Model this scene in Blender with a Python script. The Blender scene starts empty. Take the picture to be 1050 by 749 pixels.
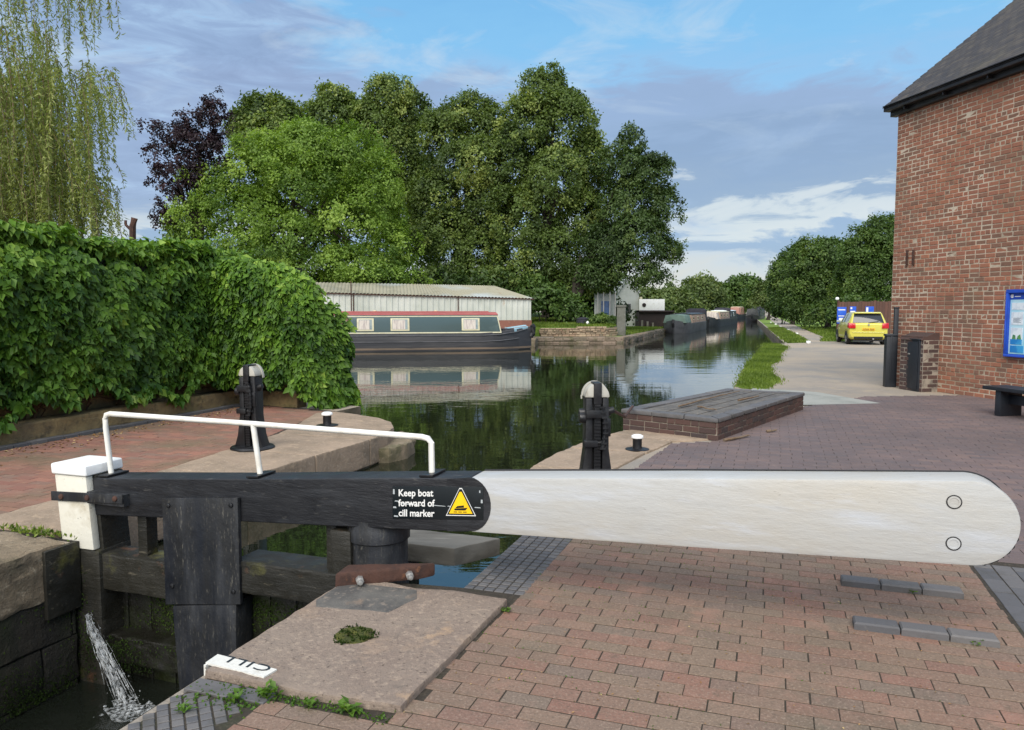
import bpy, bmesh, math, random
import numpy as np
from mathutils import Vector, geometry
R = math.radians
random.seed(7)
rng = np.random.default_rng(11)
scene = bpy.context.scene
COL = scene.collection

# ------------------------------------------------------------------ frame of the place
CAM = (0.0, 0.0, 1.65)
PITCH = math.atan(58.5 / 780.0)
UX, UY = math.sin(R(19)), math.cos(R(19))          # u: up the lock, v: across it to the right
OX, OY = -1.03, 4.35                               # lock edge at the hinge post
def AB(a, b, z=0.0):
    return (OX + UY * a + UX * b, OY - UX * a + UY * b, z)
def PX(x, y, Y):
    """a surveyed point: bearing/elevation read off the photograph, at the distance Y it has in the place"""
    dx = (x - 525) / 780.0; dy = -(y - 374.5) / 780.0
    ry = math.cos(PITCH) + dy * math.sin(PITCH); rz = -math.sin(PITCH) + dy * math.cos(PITCH)
    t = Y / ry
    return (dx * t, Y, CAM[2] + rz * t)

# ------------------------------------------------------------------ objects
def tag(o, label=None, cat=None, group=None, kind=None):
    if label: o['label'] = label
    if cat: o['category'] = cat
    if group: o['group'] = group
    if kind: o['kind'] = kind
    return o
def thing(name, loc, label, cat, group=None, rz=0.0):
    o = bpy.data.objects.new(name, None); COL.objects.link(o)
    o.empty_display_size = 0.2
    o.location = loc; o.rotation_euler = (0, 0, rz)
    return tag(o, label, cat, group)
def base_of(p):
    v = Vector((0, 0, 0))
    while p is not None:
        v += p.location; p = p.parent
    return v
def copy_tree(o, parent=None):
    c = o.copy(); COL.objects.link(c); c.parent = parent
    for ch in list(o.children): copy_tree(ch, c)
    return c

class MB:
    """collects shapes into one mesh"""
    def __init__(s): s.v = []; s.f = []
    def add(s, vs, fs):
        n = len(s.v); s.v += [tuple(p) for p in vs]; s.f += [tuple(i + n for i in f) for f in fs]
        return s
    def hexa(s, p):      # 8 points: bottom 4 ccw, top 4 ccw
        return s.add(p, [(3, 2, 1, 0), (4, 5, 6, 7), (0, 1, 5, 4), (1, 2, 6, 5), (2, 3, 7, 6), (3, 0, 4, 7)])
    def box(s, x0, x1, y0, y1, z0, z1, T=None):
        T = T or (lambda x, y, z: (x, y, z))
        return s.hexa([T(x0, y0, z0), T(x1, y0, z0), T(x1, y1, z0), T(x0, y1, z0),
                       T(x0, y0, z1), T(x1, y0, z1), T(x1, y1, z1), T(x0, y1, z1)])
    def cbox(s, c, d, rz=0.0, tilt=0.0):
        ca, sa = math.cos(rz), math.sin(rz); ct, st = math.cos(tilt), math.sin(tilt)
        def T(x, y, z):
            x, z = x * ct - z * st, x * st + z * ct
            return (c[0] + x * ca - y * sa, c[1] + x * sa + y * ca, c[2] + z)
        return s.box(-d[0] / 2, d[0] / 2, -d[1] / 2, d[1] / 2, -d[2] / 2, d[2] / 2, T)
    def prism(s, pts, T, t0, t1):   # pts 2-D outline ccw seen from +t ; T(p,q,t)
        n = len(pts)
        vs = [T(p, q, t0) for p, q in pts] + [T(p, q, t1) for p, q in pts]
        fs = [tuple(range(n))[::-1], tuple(range(n, 2 * n))]
        fs += [(i, (i + 1) % n, n + (i + 1) % n, n + i) for i in range(n)]
        return s.add(vs, fs)
    def tube(s, pts, r, seg=8, r1=None, cap=True):
        pts = [Vector(p) for p in pts]; n = len(pts); rings = []
        up = Vector((0.13, 0.29, 0.95))
        for i, p in enumerate(pts):
            d = (pts[min(i + 1, n - 1)] - pts[max(i - 1, 0)]).normalized()
            a = d.cross(up)
            if a.length < 1e-3: a = d.cross(Vector((1, 0, 0)))
            a.normalize(); b = d.cross(a)
            rr = r if r1 is None else r + (r1 - r) * i / max(1, n - 1)
            if isinstance(r, (list, tuple)): rr = r[i]
            rings.append([p + a * rr * math.cos(2 * math.pi * k / seg) + b * rr * math.sin(2 * math.pi * k / seg) for k in range(seg)])
        vs = [q for g in rings for q in g]; fs = []
        for i in range(n - 1):
            for k in range(seg):
                k2 = (k + 1) % seg
                fs.append((i * seg + k, i * seg + k2, (i + 1) * seg + k2, (i + 1) * seg + k))
        if cap:
            fs.append(tuple(range(seg))[::-1]); fs.append(tuple(range((n - 1) * seg, n * seg)))
        return s.add(vs, fs)
    def lathe(s, c, prof, seg=16, T=None):     # prof [(r,z)], T maps local to world
        T = T or (lambda x, y, z: (c[0] + x, c[1] + y, c[2] + z))
        vs = []; fs = []
        for r, z in prof:
            for k in range(seg):
                a = 2 * math.pi * k / seg; vs.append(T(r * math.cos(a), r * math.sin(a), z))
        n = len(prof)
        for i in range(n - 1):
            for k in range(seg):
                k2 = (k + 1) % seg
                fs.append((i * seg + k, i * seg + k2, (i + 1) * seg + k2, (i + 1) * seg + k))
        fs.append(tuple(range(seg))[::-1]); fs.append(tuple(range((n - 1) * seg, n * seg)))
        return s.add(vs, fs)
    def sheet(s, poly, z):      # flat concave polygon
        tri = geometry.tessellate_polygon([[Vector((p[0], p[1], 0)) for p in poly]])
        vs = [(p[0], p[1], z if not callable(z) else z(p)) for p in poly]; fs = []
        for t in tri:
            a, b, c = [Vector(vs[i]) for i in t]
            fs.append(tuple(t) if (b - a).cross(c - a).z > 0 else tuple(t)[::-1])
        return s.add(vs, fs)
    def skirt(s, pts, z0, z1, closed=False):
        m = len(pts)
        for i in range(m if closed else m - 1):
            p, q = pts[i], pts[(i + 1) % m]
            s.add([(p[0], p[1], z0), (q[0], q[1], z0), (q[0], q[1], z1), (p[0], p[1], z1)], [(0, 1, 2, 3)])
        return s
    def build(s, name, mat, parent=None, bevel=0.0, seg=2, smooth=35, merge=True, kind=None, rough=None):
        me = bpy.data.meshes.new(name)
        sh = base_of(parent) if parent is not None else Vector((0, 0, 0))
        me.from_pydata([(p[0] - sh.x, p[1] - sh.y, p[2] - sh.z) for p in s.v], [], s.f)
        if bevel or merge or rough:
            bm = bmesh.new(); bm.from_mesh(me)
            if merge: bmesh.ops.remove_doubles(bm, verts=bm.verts, dist=1e-5)
            bmesh.ops.recalc_face_normals(bm, faces=bm.faces)
            if bevel:
                ed = [e for e in bm.edges if len(e.link_faces) == 2 and e.calc_face_angle(0) > R(25)]
                bmesh.ops.bevel(bm, geom=ed, offset=bevel, segments=seg, affect='EDGES', profile=0.6)
            if rough:
                cuts, amp, fr = rough
                bmesh.ops.triangulate(bm, faces=bm.faces)
                for _ in range(cuts):
                    L = [e for e in bm.edges if e.calc_length() > fr]
                    if L: bmesh.ops.subdivide_edges(bm, edges=L, cuts=1)
                    bmesh.ops.triangulate(bm, faces=bm.faces)
                from mathutils import noise
                for v in bm.verts:
                    q = Vector(v.co + sh)
                    v.co += noise.noise_vector(q * 9.0) * amp + noise.noise_vector(q * 31.0) * amp * 0.5
            bm.to_mesh(me); bm.free()
        if smooth:
            me.polygons.foreach_set('use_smooth', [True] * len(me.polygons))
            me.set_sharp_from_angle(angle=R(min(smooth, 20) if bevel and smooth == 35 else smooth))
        if mat: me.materials.append(mat)
        o = bpy.data.objects.new(name, me); COL.objects.link(o)
        if parent is not None: o.parent = parent
        if kind: o['kind'] = kind
        return o

# ------------------------------------------------------------------ materials
def lin(r, g, b):
    f = lambda c: (c / 255 / 12.92) if c / 255 <= 0.04045 else ((c / 255 + 0.055) / 1.055) ** 2.4
    return (f(r), f(g), f(b), 1)
def nd(nt, t, **k):
    n = nt.nodes.new(t)
    for a, b in k.items():
        if a.startswith('i_'):
            key = a[2:].replace('_', ' ')
            n.inputs[key].default_value = b
        else: setattr(n, a, b)
    return n
def ramp(nt, fac, stops, interp='LINEAR'):
    n = nt.nodes.new('ShaderNodeValToRGB'); cr = n.color_ramp; cr.interpolation = interp
    while len(cr.elements) < len(stops): cr.elements.new(0.5)
    for e, (p, c) in zip(cr.elements, stops):
        e.position = p; e.color = c if len(c) == 4 else (*c, 1)
    nt.links.new(fac, n.inputs[0]); return n.outputs[0]
def mixc(nt, fac, a, b, mode='MIX'):
    n = nt.nodes.new('ShaderNodeMix'); n.data_type = 'RGBA'; n.blend_type = mode
    for s, x in ((n.inputs[0], fac), (n.inputs[6], a), (n.inputs[7], b)):
        if hasattr(x, 'links'): nt.links.new(x, s)
        else: s.default_value = x
    return n.outputs[2]
def mat(name, base=(.5, .5, .5, 1), rough=.8, rand=None, layers=(), bump=None, metal=0.0, spec=.5, coat=0.0, rvar=0.0, brick=None):
    """rand: colours spread over loose pieces; layers: (scale, detail, colour, lo, hi[, stretch]) stains; bump: (scale, dist[, stretch])"""
    m = bpy.data.materials.new(name); m.use_nodes = True; nt = m.node_tree
    bs = nt.nodes['Principled BSDF']
    tc = nt.nodes.new('ShaderNodeTexCoord').outputs['Object']
    def mapped(st):
        if not st: return tc
        mp = nt.nodes.new('ShaderNodeMapping'); mp.inputs['Scale'].default_value = st
        nt.links.new(tc, mp.inputs[0]); return mp.outputs[0]
    c = base
    if rand:
        g = nt.nodes.new('ShaderNodeNewGeometry')
        k = len(rand); c = ramp(nt, g.outputs['Random Per Island'], [((i + .5) / k, q) for i, q in enumerate(rand)])
    for L in layers:
        sc, det, col, lo, hi = L[:5]
        n = nd(nt, 'ShaderNodeTexNoise', i_Scale=sc, i_Detail=det, i_Roughness=.62)
        nt.links.new(mapped(L[5] if len(L) > 5 else None), n.inputs['Vector'])
        mx = L[6] if len(L) > 6 else 1.0
        f = ramp(nt, n.outputs['Fac'], [(lo, (0, 0, 0, 1)), (hi, (mx, mx, mx, 1))])
        c = mixc(nt, f, c, col)
    if hasattr(c, 'links'): nt.links.new(c, bs.inputs['Base Color'])
    else: bs.inputs['Base Color'].default_value = c
    bs.inputs['Roughness'].default_value = rough
    bs.inputs['Metallic'].default_value = metal
    bs.inputs['Specular IOR Level'].default_value = spec
    bs.inputs['Coat Weight'].default_value = coat
    if rvar:
        n = nd(nt, 'ShaderNodeTexNoise', i_Scale=7.0, i_Detail=6.0)
        nt.links.new(tc, n.inputs['Vector'])
        mr = nd(nt, 'ShaderNodeMapRange'); nt.links.new(n.outputs['Fac'], mr.inputs[0])
        mr.inputs[1].default_value = .35; mr.inputs[2].default_value = .65
        mr.inputs[3].default_value = max(.02, rough - rvar); mr.inputs[4].default_value = min(1, rough + rvar)
        nt.links.new(mr.outputs[0], bs.inputs['Roughness'])
    if bump:
        prev = None
        for B in (bump if isinstance(bump, list) else [bump]):
            n = nd(nt, 'ShaderNodeTexNoise', i_Scale=B[0], i_Detail=8.0, i_Roughness=.65)
            nt.links.new(mapped(B[2] if len(B) > 2 else None), n.inputs['Vector'])
            b = nd(nt, 'ShaderNodeBump', i_Strength=1.0, i_Distance=B[1])
            nt.links.new(n.outputs['Fac'], b.inputs['Height'])
            if prev: nt.links.new(prev, b.inputs['Normal'])
            prev = b.outputs[0]
        nt.links.new(prev, bs.inputs['Normal'])
    return m
def leafmat(name, dark, mid, light, trans=.3, rough=.5, spec=.35):
    m = bpy.data.materials.new(name); m.use_nodes = True; nt = m.node_tree
    bs = nt.nodes['Principled BSDF']; out = nt.nodes['Material Output']
    at = nd(nt, 'ShaderNodeAttribute', attribute_name='tint')
    g = nt.nodes.new('ShaderNodeNewGeometry')
    ad = nd(nt, 'ShaderNodeMath', operation='MULTIPLY_ADD'); nt.links.new(g.outputs['Random Per Island'], ad.inputs[0])
    ad.inputs[1].default_value = .11; nt.links.new(at.outputs['Fac'], ad.inputs[2])
    c = ramp(nt, ad.outputs[0], [(0.05, dark), (.6, mid), (1.15 if False else 1.0, light)])
    nt.links.new(c, bs.inputs['Base Color'])
    bs.inputs['Roughness'].default_value = rough; bs.inputs['Specular IOR Level'].default_value = spec
    tr = nt.nodes.new('ShaderNodeBsdfTranslucent')
    c2 = mixc(nt, 1.0, c, (1.25, 1.3, .55, 1), 'MULTIPLY'); nt.links.new(c2, tr.inputs[0])
    mx = nt.nodes.new('ShaderNodeMixShader'); mx.inputs[0].default_value = trans
    nt.links.new(bs.outputs[0], mx.inputs[1]); nt.links.new(tr.outputs[0], mx.inputs[2]); nt.links.new(mx.outputs[0], out.inputs[0])
    return m

G_ = lambda v: (v, v, v, 1)
M = {}
M['red_paver'] = mat('red_paver', rough=.85, rand=[lin(127, 104, 90), lin(132, 107, 92), lin(119, 105, 93), lin(134, 102, 88), lin(123, 107, 92), lin(135, 110, 95), lin(117, 102, 91), lin(133, 99, 86), lin(126, 108, 93)],
    layers=[(1.1, 6, lin(104, 96, 82), .5, .72, None, .8), (75, 3, lin(168, 150, 134), .52, .70, None, .45), (95, 3, lin(84, 74, 66), .52, .7, None, .6), (3.3, 6, lin(160, 122, 106), .55, .7, None, .5), (14, 6, lin(84, 78, 66), .6, .78, None, .6), (5, 8, lin(86, 94, 62), .68, .8, None, .4)],
    bump=[(90, .004), (14, .004)], spec=.3)
M['blue_paver'] = mat('blue_paver', rough=.75, rand=[lin(104, 91, 90), lin(114, 98, 95), lin(98, 89, 90), lin(118, 100, 95), lin(108, 94, 93)],
    layers=[(.5, 5, lin(88, 79, 79), .4, .65, None, .7), (9, 6, lin(130, 114, 108), .58, .78, None, .6), (2.2, 6, lin(120, 100, 92), .55, .75, None, .6)], bump=[(70, .002), (8, .003)], spec=.4)
M['quay_paver'] = mat('quay_paver', rough=.85, rand=[lin(140, 102, 88), lin(152, 108, 92), lin(128, 104, 92), lin(134, 96, 84)],
    layers=[(.8, 5, lin(108, 98, 78), .45, .65, None, .8), (12, 5, lin(168, 148, 122), .58, .75, None, .5)], bump=[(70, .003)], spec=.3)
M['slate_brick'] = mat('slate_brick', rough=.7, rand=[lin(92, 91, 93), lin(100, 98, 98), lin(84, 84, 87), lin(106, 103, 102)],
    layers=[(6, 6, lin(70, 68, 62), .5, .75, None, .7), (30, 4, lin(130, 128, 124), .62, .8, None, .5)], bump=[(60, .003)], spec=.45)
M['bed'] = mat('bed', lin(52, 46, 38), .95, layers=[(6, 6, lin(48, 54, 30), .55, .75, None, .8), (60, 3, lin(76, 68, 56), .5, .7)], bump=(60, .006))
M['dirt'] = mat('dirt', lin(164, 150, 132), .95, layers=[(.35, 6, lin(140, 134, 126), .4, .6), (1.6, 6, lin(170, 156, 134), .55, .75), (3, 8, lin(110, 98, 80), .62, .78, (.3, 2, 1), .8), (30, 3, lin(112, 102, 90), .55, .75, None, .6)], bump=[(40, .012), (3, .03)])
M['concrete'] = mat('concrete', lin(150, 152, 146), .9, layers=[(2, 6, lin(128, 132, 126), .45, .7), (40, 3, lin(176, 174, 166), .55, .75, None, .6)], bump=(50, .004))
M['coping'] = mat('coping', lin(158, 138, 118), .9, layers=[(2.2, 8, lin(134, 118, 100), .42, .62), (30, 5, lin(186, 168, 148), .55, .7, None, .6), (9, 6, lin(188, 164, 138), .55, .75, None, .8), (3, 8, lin(120, 104, 84), .6, .76, None, .8), (22, 5, lin(100, 88, 74), .66, .78, None, .7)], bump=[(24, .01), (90, .004)])
M['sandstone'] = mat('sandstone', lin(140, 125, 112), .92, layers=[(1.8, 7, lin(132, 116, 104), .4, .62), (34, 5, lin(182, 162, 142), .52, .68, None, .5), (2.5, 7, lin(186, 158, 130), .58, .72, None, .5), (9, 6, lin(108, 98, 90), .58, .74, None, .6), (48, 4, lin(78, 66, 58), .6, .7, None, .85), (4, 8, lin(190, 158, 124), .64, .74, None, .7)], bump=[(30, .012), (110, .005)])
M['lock_cop'] = mat('lock_cop', lin(150, 134, 112), .92, layers=[(2.2, 8, lin(120, 106, 86), .42, .62), (16, 6, lin(182, 166, 142), .55, .7, None, .8), (7, 7, lin(88, 78, 64), .56, .72, None, .85), (40, 4, lin(70, 62, 50), .62, .72, None, .8), (1.4, 6, lin(84, 84, 56), .58, .72, None, .6)], bump=[(18, .03), (70, .012)])
M['marking_white'] = mat('marking_white', lin(214, 212, 204), .6, layers=[(9, 7, lin(168, 160, 146), .52, .68, None, .8), (40, 5, lin(120, 106, 92), .64, .72, None, .8)], bump=(60, .004))
M['lock_wall'] = mat('lock_wall', lin(52, 46, 36), .8, layers=[(2, 8, lin(32, 29, 21), .4, .62), (3.5, 8, lin(32, 38, 14), .48, .68, (1, 1, .4)), (1.2, 6, lin(24, 22, 18), .5, .66, (1.5, 1.5, .35)), (18, 5, lin(96, 86, 70), .66, .78, None, .5)], bump=[(14, .03), (60, .01)])  # mossy stone, its tones also darkened to paint in the chamber's deep shade
M['quay_stone'] = mat('quay_stone', lin(140, 124, 104), .9, layers=[(3, 8, lin(100, 94, 70), .42, .62), (.9, 4, lin(70, 66, 50), .52, .7), (20, 4, lin(168, 152, 128), .6, .75, None, .6)], bump=[(16, .02), (60, .006)])
M['plinth'] = mat('plinth', lin(148, 128, 88), .92, layers=[(2.4, 8, lin(110, 96, 72), .42, .62), (8, 6, lin(86, 76, 58), .55, .7), (1.3, 4, lin(88, 92, 48), .58, .72, None, .6)], bump=[(20, .02), (70, .006)])
M['stained_slate'] = mat('stained_slate', lin(100, 97, 92), .8, layers=[(5, 8, lin(78, 76, 74), .42, .62), (30, 5, lin(140, 128, 116), .55, .7, None, .8), (8, 6, lin(124, 108, 94), .58, .74)], bump=[(30, .008)])
M['white_paint'] = mat('white_paint', lin(176, 176, 173), .5,
    layers=[(1.2, 7, lin(177, 173, 164), .46, .64, (.6, 1, 1.6)), (1.8, 8, lin(184, 188, 193), .52, .66, (.45, 1, 3.0), .8), (9, 8, lin(160, 157, 150), .60, .76, (.35, 1, 1.8), .4), (46, 5, lin(104, 96, 84), .68, .74, (.35, 1, 1.3), .7), (2, 7, lin(150, 146, 136), .6, .76, (.5, 1, 1), .5), (5, 8, lin(190, 194, 200), .58, .70, (.2, 1, 2.2), .6)],
    bump=[(18, .004, (.12, 1, 1.5)), (4, .004)], spec=.4)
M['bright_white'] = mat('bright_white', lin(238, 238, 236), .5, layers=[(5, 6, lin(214, 212, 204), .5, .75), (30, 5, lin(150, 140, 124), .7, .78, None, .7)], bump=(25, .002), spec=.4)
M['post_white'] = mat('post_white', lin(220, 216, 202), .6, layers=[(5, 6, lin(192, 184, 164), .5, .7), (22, 6, lin(96, 92, 80), .66, .71, (1, 1, .7)), (3, 4, lin(196, 160, 96), .66, .76, None, .7)], bump=(25, .003), spec=.3)
M['rail_white'] = mat('rail_white', lin(232, 229, 220), .4, layers=[(9, 5, lin(208, 200, 184), .5, .75), (28, 5, lin(120, 100, 84), .7, .76)], spec=.5)
M['black_paint'] = mat('black_paint', lin(24, 25, 29), .5, rvar=.12, layers=[(3, 8, lin(44, 46, 50), .5, .7, (.4, 1, 2.5)), (26, 8, lin(86, 84, 80), .62, .70, (.18, 1, 1.8), .6)], bump=[(16, .006, (.12, 1, 2)), (90, .001)], spec=.5)
M['black_worn'] = mat('black_worn', lin(30, 31, 33), .55, rvar=.12, layers=[(4, 7, lin(52, 54, 58), .45, .65, (2, 2, .5)), (48, 9, lin(112, 108, 98), .57, .70, (1.6, 1, .35), .6), (2.3, 6, lin(21, 25, 33), .5, .66, (2.5, 2.5, .35))], bump=[(30, .003)], spec=.5)
M['black_iron'] = mat('black_iron', lin(21, 22, 25), .42, rvar=.12, layers=[(8, 6, lin(42, 42, 44), .5, .72), (40, 5, lin(70, 64, 58), .68, .76, None, .6)], bump=(40, .002), spec=.5)
M['wet_shaded_timber'] = mat('wet_shaded_timber', lin(38, 36, 29), .55, rvar=.15, layers=[(2.2, 8, lin(30, 29, 24), .42, .62, (.5, 1, 1)), (3, 7, lin(92, 90, 42), .58, .72, None, .8), (5, 7, lin(96, 66, 46), .62, .74, None, .8), (20, 6, lin(98, 92, 78), .62, .72, (.2, 1, 1.5), .7)], bump=[(12, .008, (.2, 1, 2)), (60, .003)], spec=.5)  # wet wood; the shade down in the lock is put into its colour too
M['algae_shaded_timber'] = mat('algae_shaded_timber', lin(20, 19, 13), .45, rvar=.15, layers=[(3, 8, lin(34, 42, 10), .46, .64), (6, 6, lin(16, 15, 12), .5, .66)], bump=[(14, .01), (60, .003)], spec=.5)  # algae on wood, with the lower gate's deep shade worked into the colour
M['grey_timber'] = mat('grey_timber', lin(118, 114, 106), .85, layers=[(3, 8, lin(86, 82, 74), .42, .64, (.3, 1, 1)), (14, 6, lin(150, 146, 136), .58, .75, (.2, 1, 1), .7)], bump=[(20, .005, (.2, 1, 1))])
M['rust'] = mat('rust', lin(78, 52, 42), .85, layers=[(9, 8, lin(58, 40, 34), .42, .62), (20, 6, lin(112, 74, 52), .58, .72), (4, 6, lin(76, 74, 40), .6, .74)], bump=[(40, .005)])
M['steel'] = mat('steel', lin(170, 168, 164), .45, metal=.6, layers=[(20, 6, lin(120, 108, 96), .55, .72)], bump=(60, .002))
M['wall_brick'] = mat('wall_brick', rough=.9, rand=[lin(156, 105, 84), lin(164, 111, 87), lin(148, 100, 82), lin(170, 115, 90), lin(142, 100, 82), lin(135, 100, 82), lin(159, 106, 86), lin(153, 109, 88), lin(130, 99, 83)],
    layers=[(.35, 6, lin(112, 92, 80), .52, .7, None, .5), (7, 6, lin(112, 84, 72), .55, .75, None, .6), (.8, 6, lin(120, 108, 88), .62, .75, (1, 1, .7), .5)], bump=[(30, .006), (110, .002)], spec=.25)
M['mortar'] = mat('mortar', lin(200, 184, 162), .95, layers=[(1.2, 6, lin(150, 134, 112), .42, .62), (10, 5, lin(120, 106, 92), .58, .72, None, .8)], bump=(60, .006))
M['dark_brick'] = mat('dark_brick', rough=.85, rand=[lin(82, 60, 54), lin(70, 55, 52), lin(92, 66, 58), lin(64, 55, 54), lin(76, 57, 51)], layers=[(3, 7, lin(62, 54, 50), .5, .7, None, .7), (14, 7, lin(130, 118, 110), .66, .78, None, .4)], bump=[(40, .005)])
M['mortar_dark'] = mat('mortar_dark', lin(150, 140, 126), .95, layers=[(5, 6, lin(96, 88, 80), .45, .65)], bump=(60, .005))
M['roof_tile'] = mat('roof_tile', rough=.8, rand=[lin(54, 53, 56), lin(66, 63, 62), lin(46, 46, 50), lin(76, 71, 66)], layers=[(1.1, 7, lin(96, 90, 72), .52, .7, None, .4), (8, 6, lin(60, 58, 52), .55, .7, None, .6)], bump=(40, .004), spec=.4)
M['gutter'] = mat('gutter', lin(28, 27, 29), .45, layers=[(4, 5, lin(52, 48, 46), .5, .7)])
M['black_metal'] = mat('black_metal', lin(27, 31, 38), .5, layers=[(3, 6, lin(40, 45, 52), .5, .7), (40, 4, lin(88, 88, 86), .7, .76, None, .6)], bump=(30, .001))
M['blue_frame'] = mat('blue_frame', lin(28, 72, 176), .4, layers=[(6, 5, lin(24, 60, 156), .5, .7)])
M['poster'] = mat('poster', lin(186, 222, 232), .5, layers=[(1.4, 3, lin(150, 210, 228), .45, .65)])
M['poster_white'] = mat('poster_white', lin(226, 234, 238), .55, layers=[(10, 3, lin(206, 216, 224), .5, .6)])
M['poster_blue'] = mat('poster_blue', lin(34, 128, 196), .5, layers=[(3, 3, lin(60, 160, 214), .5, .6)])
M['poster_green'] = mat('poster_green', lin(92, 150, 84), .5, layers=[(20, 3, lin(60, 110, 90), .5, .6)])
M['yellow_paint'] = mat('yellow_paint', lin(206, 198, 84), .25, coat=.6, layers=[(2, 3, lin(198, 190, 80), .5, .7)])
M['glass_dark'] = mat('glass_dark', lin(30, 34, 38), .08, spec=.8, layers=[(2, 3, lin(40, 44, 48), .5, .7)])
M['glass_pale'] = mat('glass_pale', lin(150, 160, 158), .1, spec=.8, layers=[(3, 3, lin(110, 124, 126), .5, .7)])
M['tyre'] = mat('tyre', lin(30, 30, 30), .85, layers=[(20, 3, lin(44, 42, 40), .5, .7)])
M['black_plastic'] = mat('black_plastic', lin(28, 28, 30), .6, layers=[(20, 3, lin(38, 38, 40), .5, .7)])
M['red_lens'] = mat('red_lens', lin(190, 24, 34), .2, spec=.6, layers=[(30, 3, lin(150, 14, 28), .5, .7)])
M['plate_yellow'] = mat('plate_yellow', lin(226, 178, 40), .5)
M['sign_yellow'] = mat('sign_yellow', lin(246, 200, 14), .45, layers=[(10, 5, lin(232, 186, 18), .5, .7), (40, 5, lin(200, 160, 40), .68, .75)])
M['sign_white'] = mat('sign_white', lin(226, 226, 222), .5)
M['sign_black'] = mat('sign_black', lin(14, 22, 26), .35, layers=[(5, 7, lin(28, 36, 42), .55, .7)])
M['scuff'] = mat('scuff', lin(170, 176, 178), .6)
M['waterline'] = mat('waterline', lin(112, 96, 80), .7, layers=[(1.2, 6, lin(70, 64, 58), .45, .65, (.4, 1, 3))])
M['hull_grey'] = mat('hull_grey', lin(92, 92, 94), .5, layers=[(1.5, 6, lin(70, 70, 72), .45, .65)])
M['cap_white'] = mat('cap_white', lin(178, 175, 164), .5, layers=[(9, 6, lin(138, 132, 118), .52, .7)])
M['hull_black'] = mat('hull_black', lin(56, 56, 59), .45, layers=[(1.2, 7, lin(76, 74, 74), .45, .66, (.3, 1, 3)), (.9, 5, lin(104, 92, 78), .62, .74, (.4, 1, 4), .8)], bump=(8, .004))
M['boat_green'] = mat('boat_green', lin(76, 92, 92), .22, coat=.3, layers=[(.5, 4, lin(98, 114, 112), .5, .62)])
M['boat_red'] = mat('boat_red', lin(168, 90, 88), .5, layers=[(1.5, 5, lin(178, 110, 100), .5, .7)])
M['boat_maroon'] = mat('boat_maroon', lin(104, 62, 62), .5)
M['cream'] = mat('cream', lin(206, 200, 170), .5, layers=[(4, 4, lin(188, 180, 150), .5, .7)])
M['curtain'] = mat('curtain', lin(208, 198, 186), .9, layers=[(3, 4, lin(176, 164, 158), .45, .6, (6, 6, .6))])
M['boat_blue'] = mat('boat_blue', lin(150, 186, 200), .5, layers=[(4, 4, lin(120, 160, 178), .5, .7)])
M['canvas_green'] = mat('canvas_green', lin(116, 138, 126), .8, layers=[(2, 5, lin(98, 120, 110), .45, .65)])
M['canvas_brown'] = mat('canvas_brown', lin(164, 140, 122), .8, layers=[(2, 5, lin(140, 116, 100), .45, .65)])
M['canvas_dark'] = mat('canvas_dark', lin(38, 38, 48), .8, layers=[(2, 5, lin(50, 50, 60), .45, .65)])
M['boat_grey'] = mat('boat_grey', lin(78, 80, 82), .6, layers=[(2, 5, lin(98, 98, 96), .5, .7)])
M['boat_dark'] = mat('boat_dark', lin(44, 50, 54), .5, layers=[(2, 5, lin(62, 66, 68), .5, .7)])
M['boat_brick'] = mat('boat_brick', lin(166, 118, 104), .5, layers=[(2, 5, lin(150, 100, 88), .5, .7)])
M['tin_white'] = mat('tin_white', lin(200, 202, 192), .55, layers=[(.5, 6, lin(178, 182, 170), .45, .65), (1.2, 7, lin(170, 130, 96), .66, .76, (2, 2, .6), .7)], bump=(10, .004))
M['tin_roof'] = mat('tin_roof', lin(150, 146, 126), .7, layers=[(.5, 7, lin(120, 118, 98), .45, .62), (2, 7, lin(140, 108, 80), .62, .74, None, .6), (.25, 3, lin(170, 178, 178), .5, .62, None, .8)], bump=(10, .006))
M['shed_brick'] = mat('shed_brick', lin(134, 90, 76), .9, layers=[(2, 6, lin(110, 76, 66), .45, .65), (6, 5, lin(168, 130, 110), .6, .75)], bump=(14, .01))
M['fence_wood'] = mat('fence_wood', rough=.8, rand=[lin(96, 66, 56), lin(86, 60, 52), lin(106, 74, 62), lin(90, 66, 58)], layers=[(3, 6, lin(70, 52, 46), .5, .7, (3, 3, .5), .7)], bump=(20, .004))
M['dull_blue'] = mat('dull_blue', lin(64, 88, 128), .7, layers=[(3, 5, lin(52, 70, 100), .45, .65)])
M['sign_blue'] = mat('sign_blue', lin(34, 84, 196), .4, layers=[(4, 4, lin(50, 104, 206), .5, .7)])
M['pale_render'] = mat('pale_render', lin(176, 180, 176), .8, layers=[(.7, 5, lin(150, 156, 152), .45, .65)], bump=(10, .005))
M['dark_hollow'] = mat('dark_hollow', lin(44, 36, 36), .9, layers=[(2, 5, lin(60, 48, 46), .5, .7)])
M['grey_stone'] = mat('grey_stone', lin(104, 104, 96), .9, layers=[(2, 6, lin(84, 86, 76), .45, .65), (9, 6, lin(134, 132, 122), .58, .74)], bump=(18, .02))
M['rubble'] = mat('rubble', rough=.92, rand=[lin(160, 140, 116), lin(140, 122, 102), lin(176, 156, 130), lin(120, 108, 90), lin(150, 126, 104)], layers=[(4, 6, lin(92, 92, 62), .52, .7, None, .7)], bump=(16, .02))
M['lawn'] = mat('lawn', lin(104, 130, 46), .95, layers=[(.4, 6, lin(124, 148, 54), .42, .62), (3, 6, lin(70, 92, 34), .5, .7), (1, 5, lin(138, 134, 76), .62, .76, None, .7)], bump=[(20, .05)])
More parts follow.
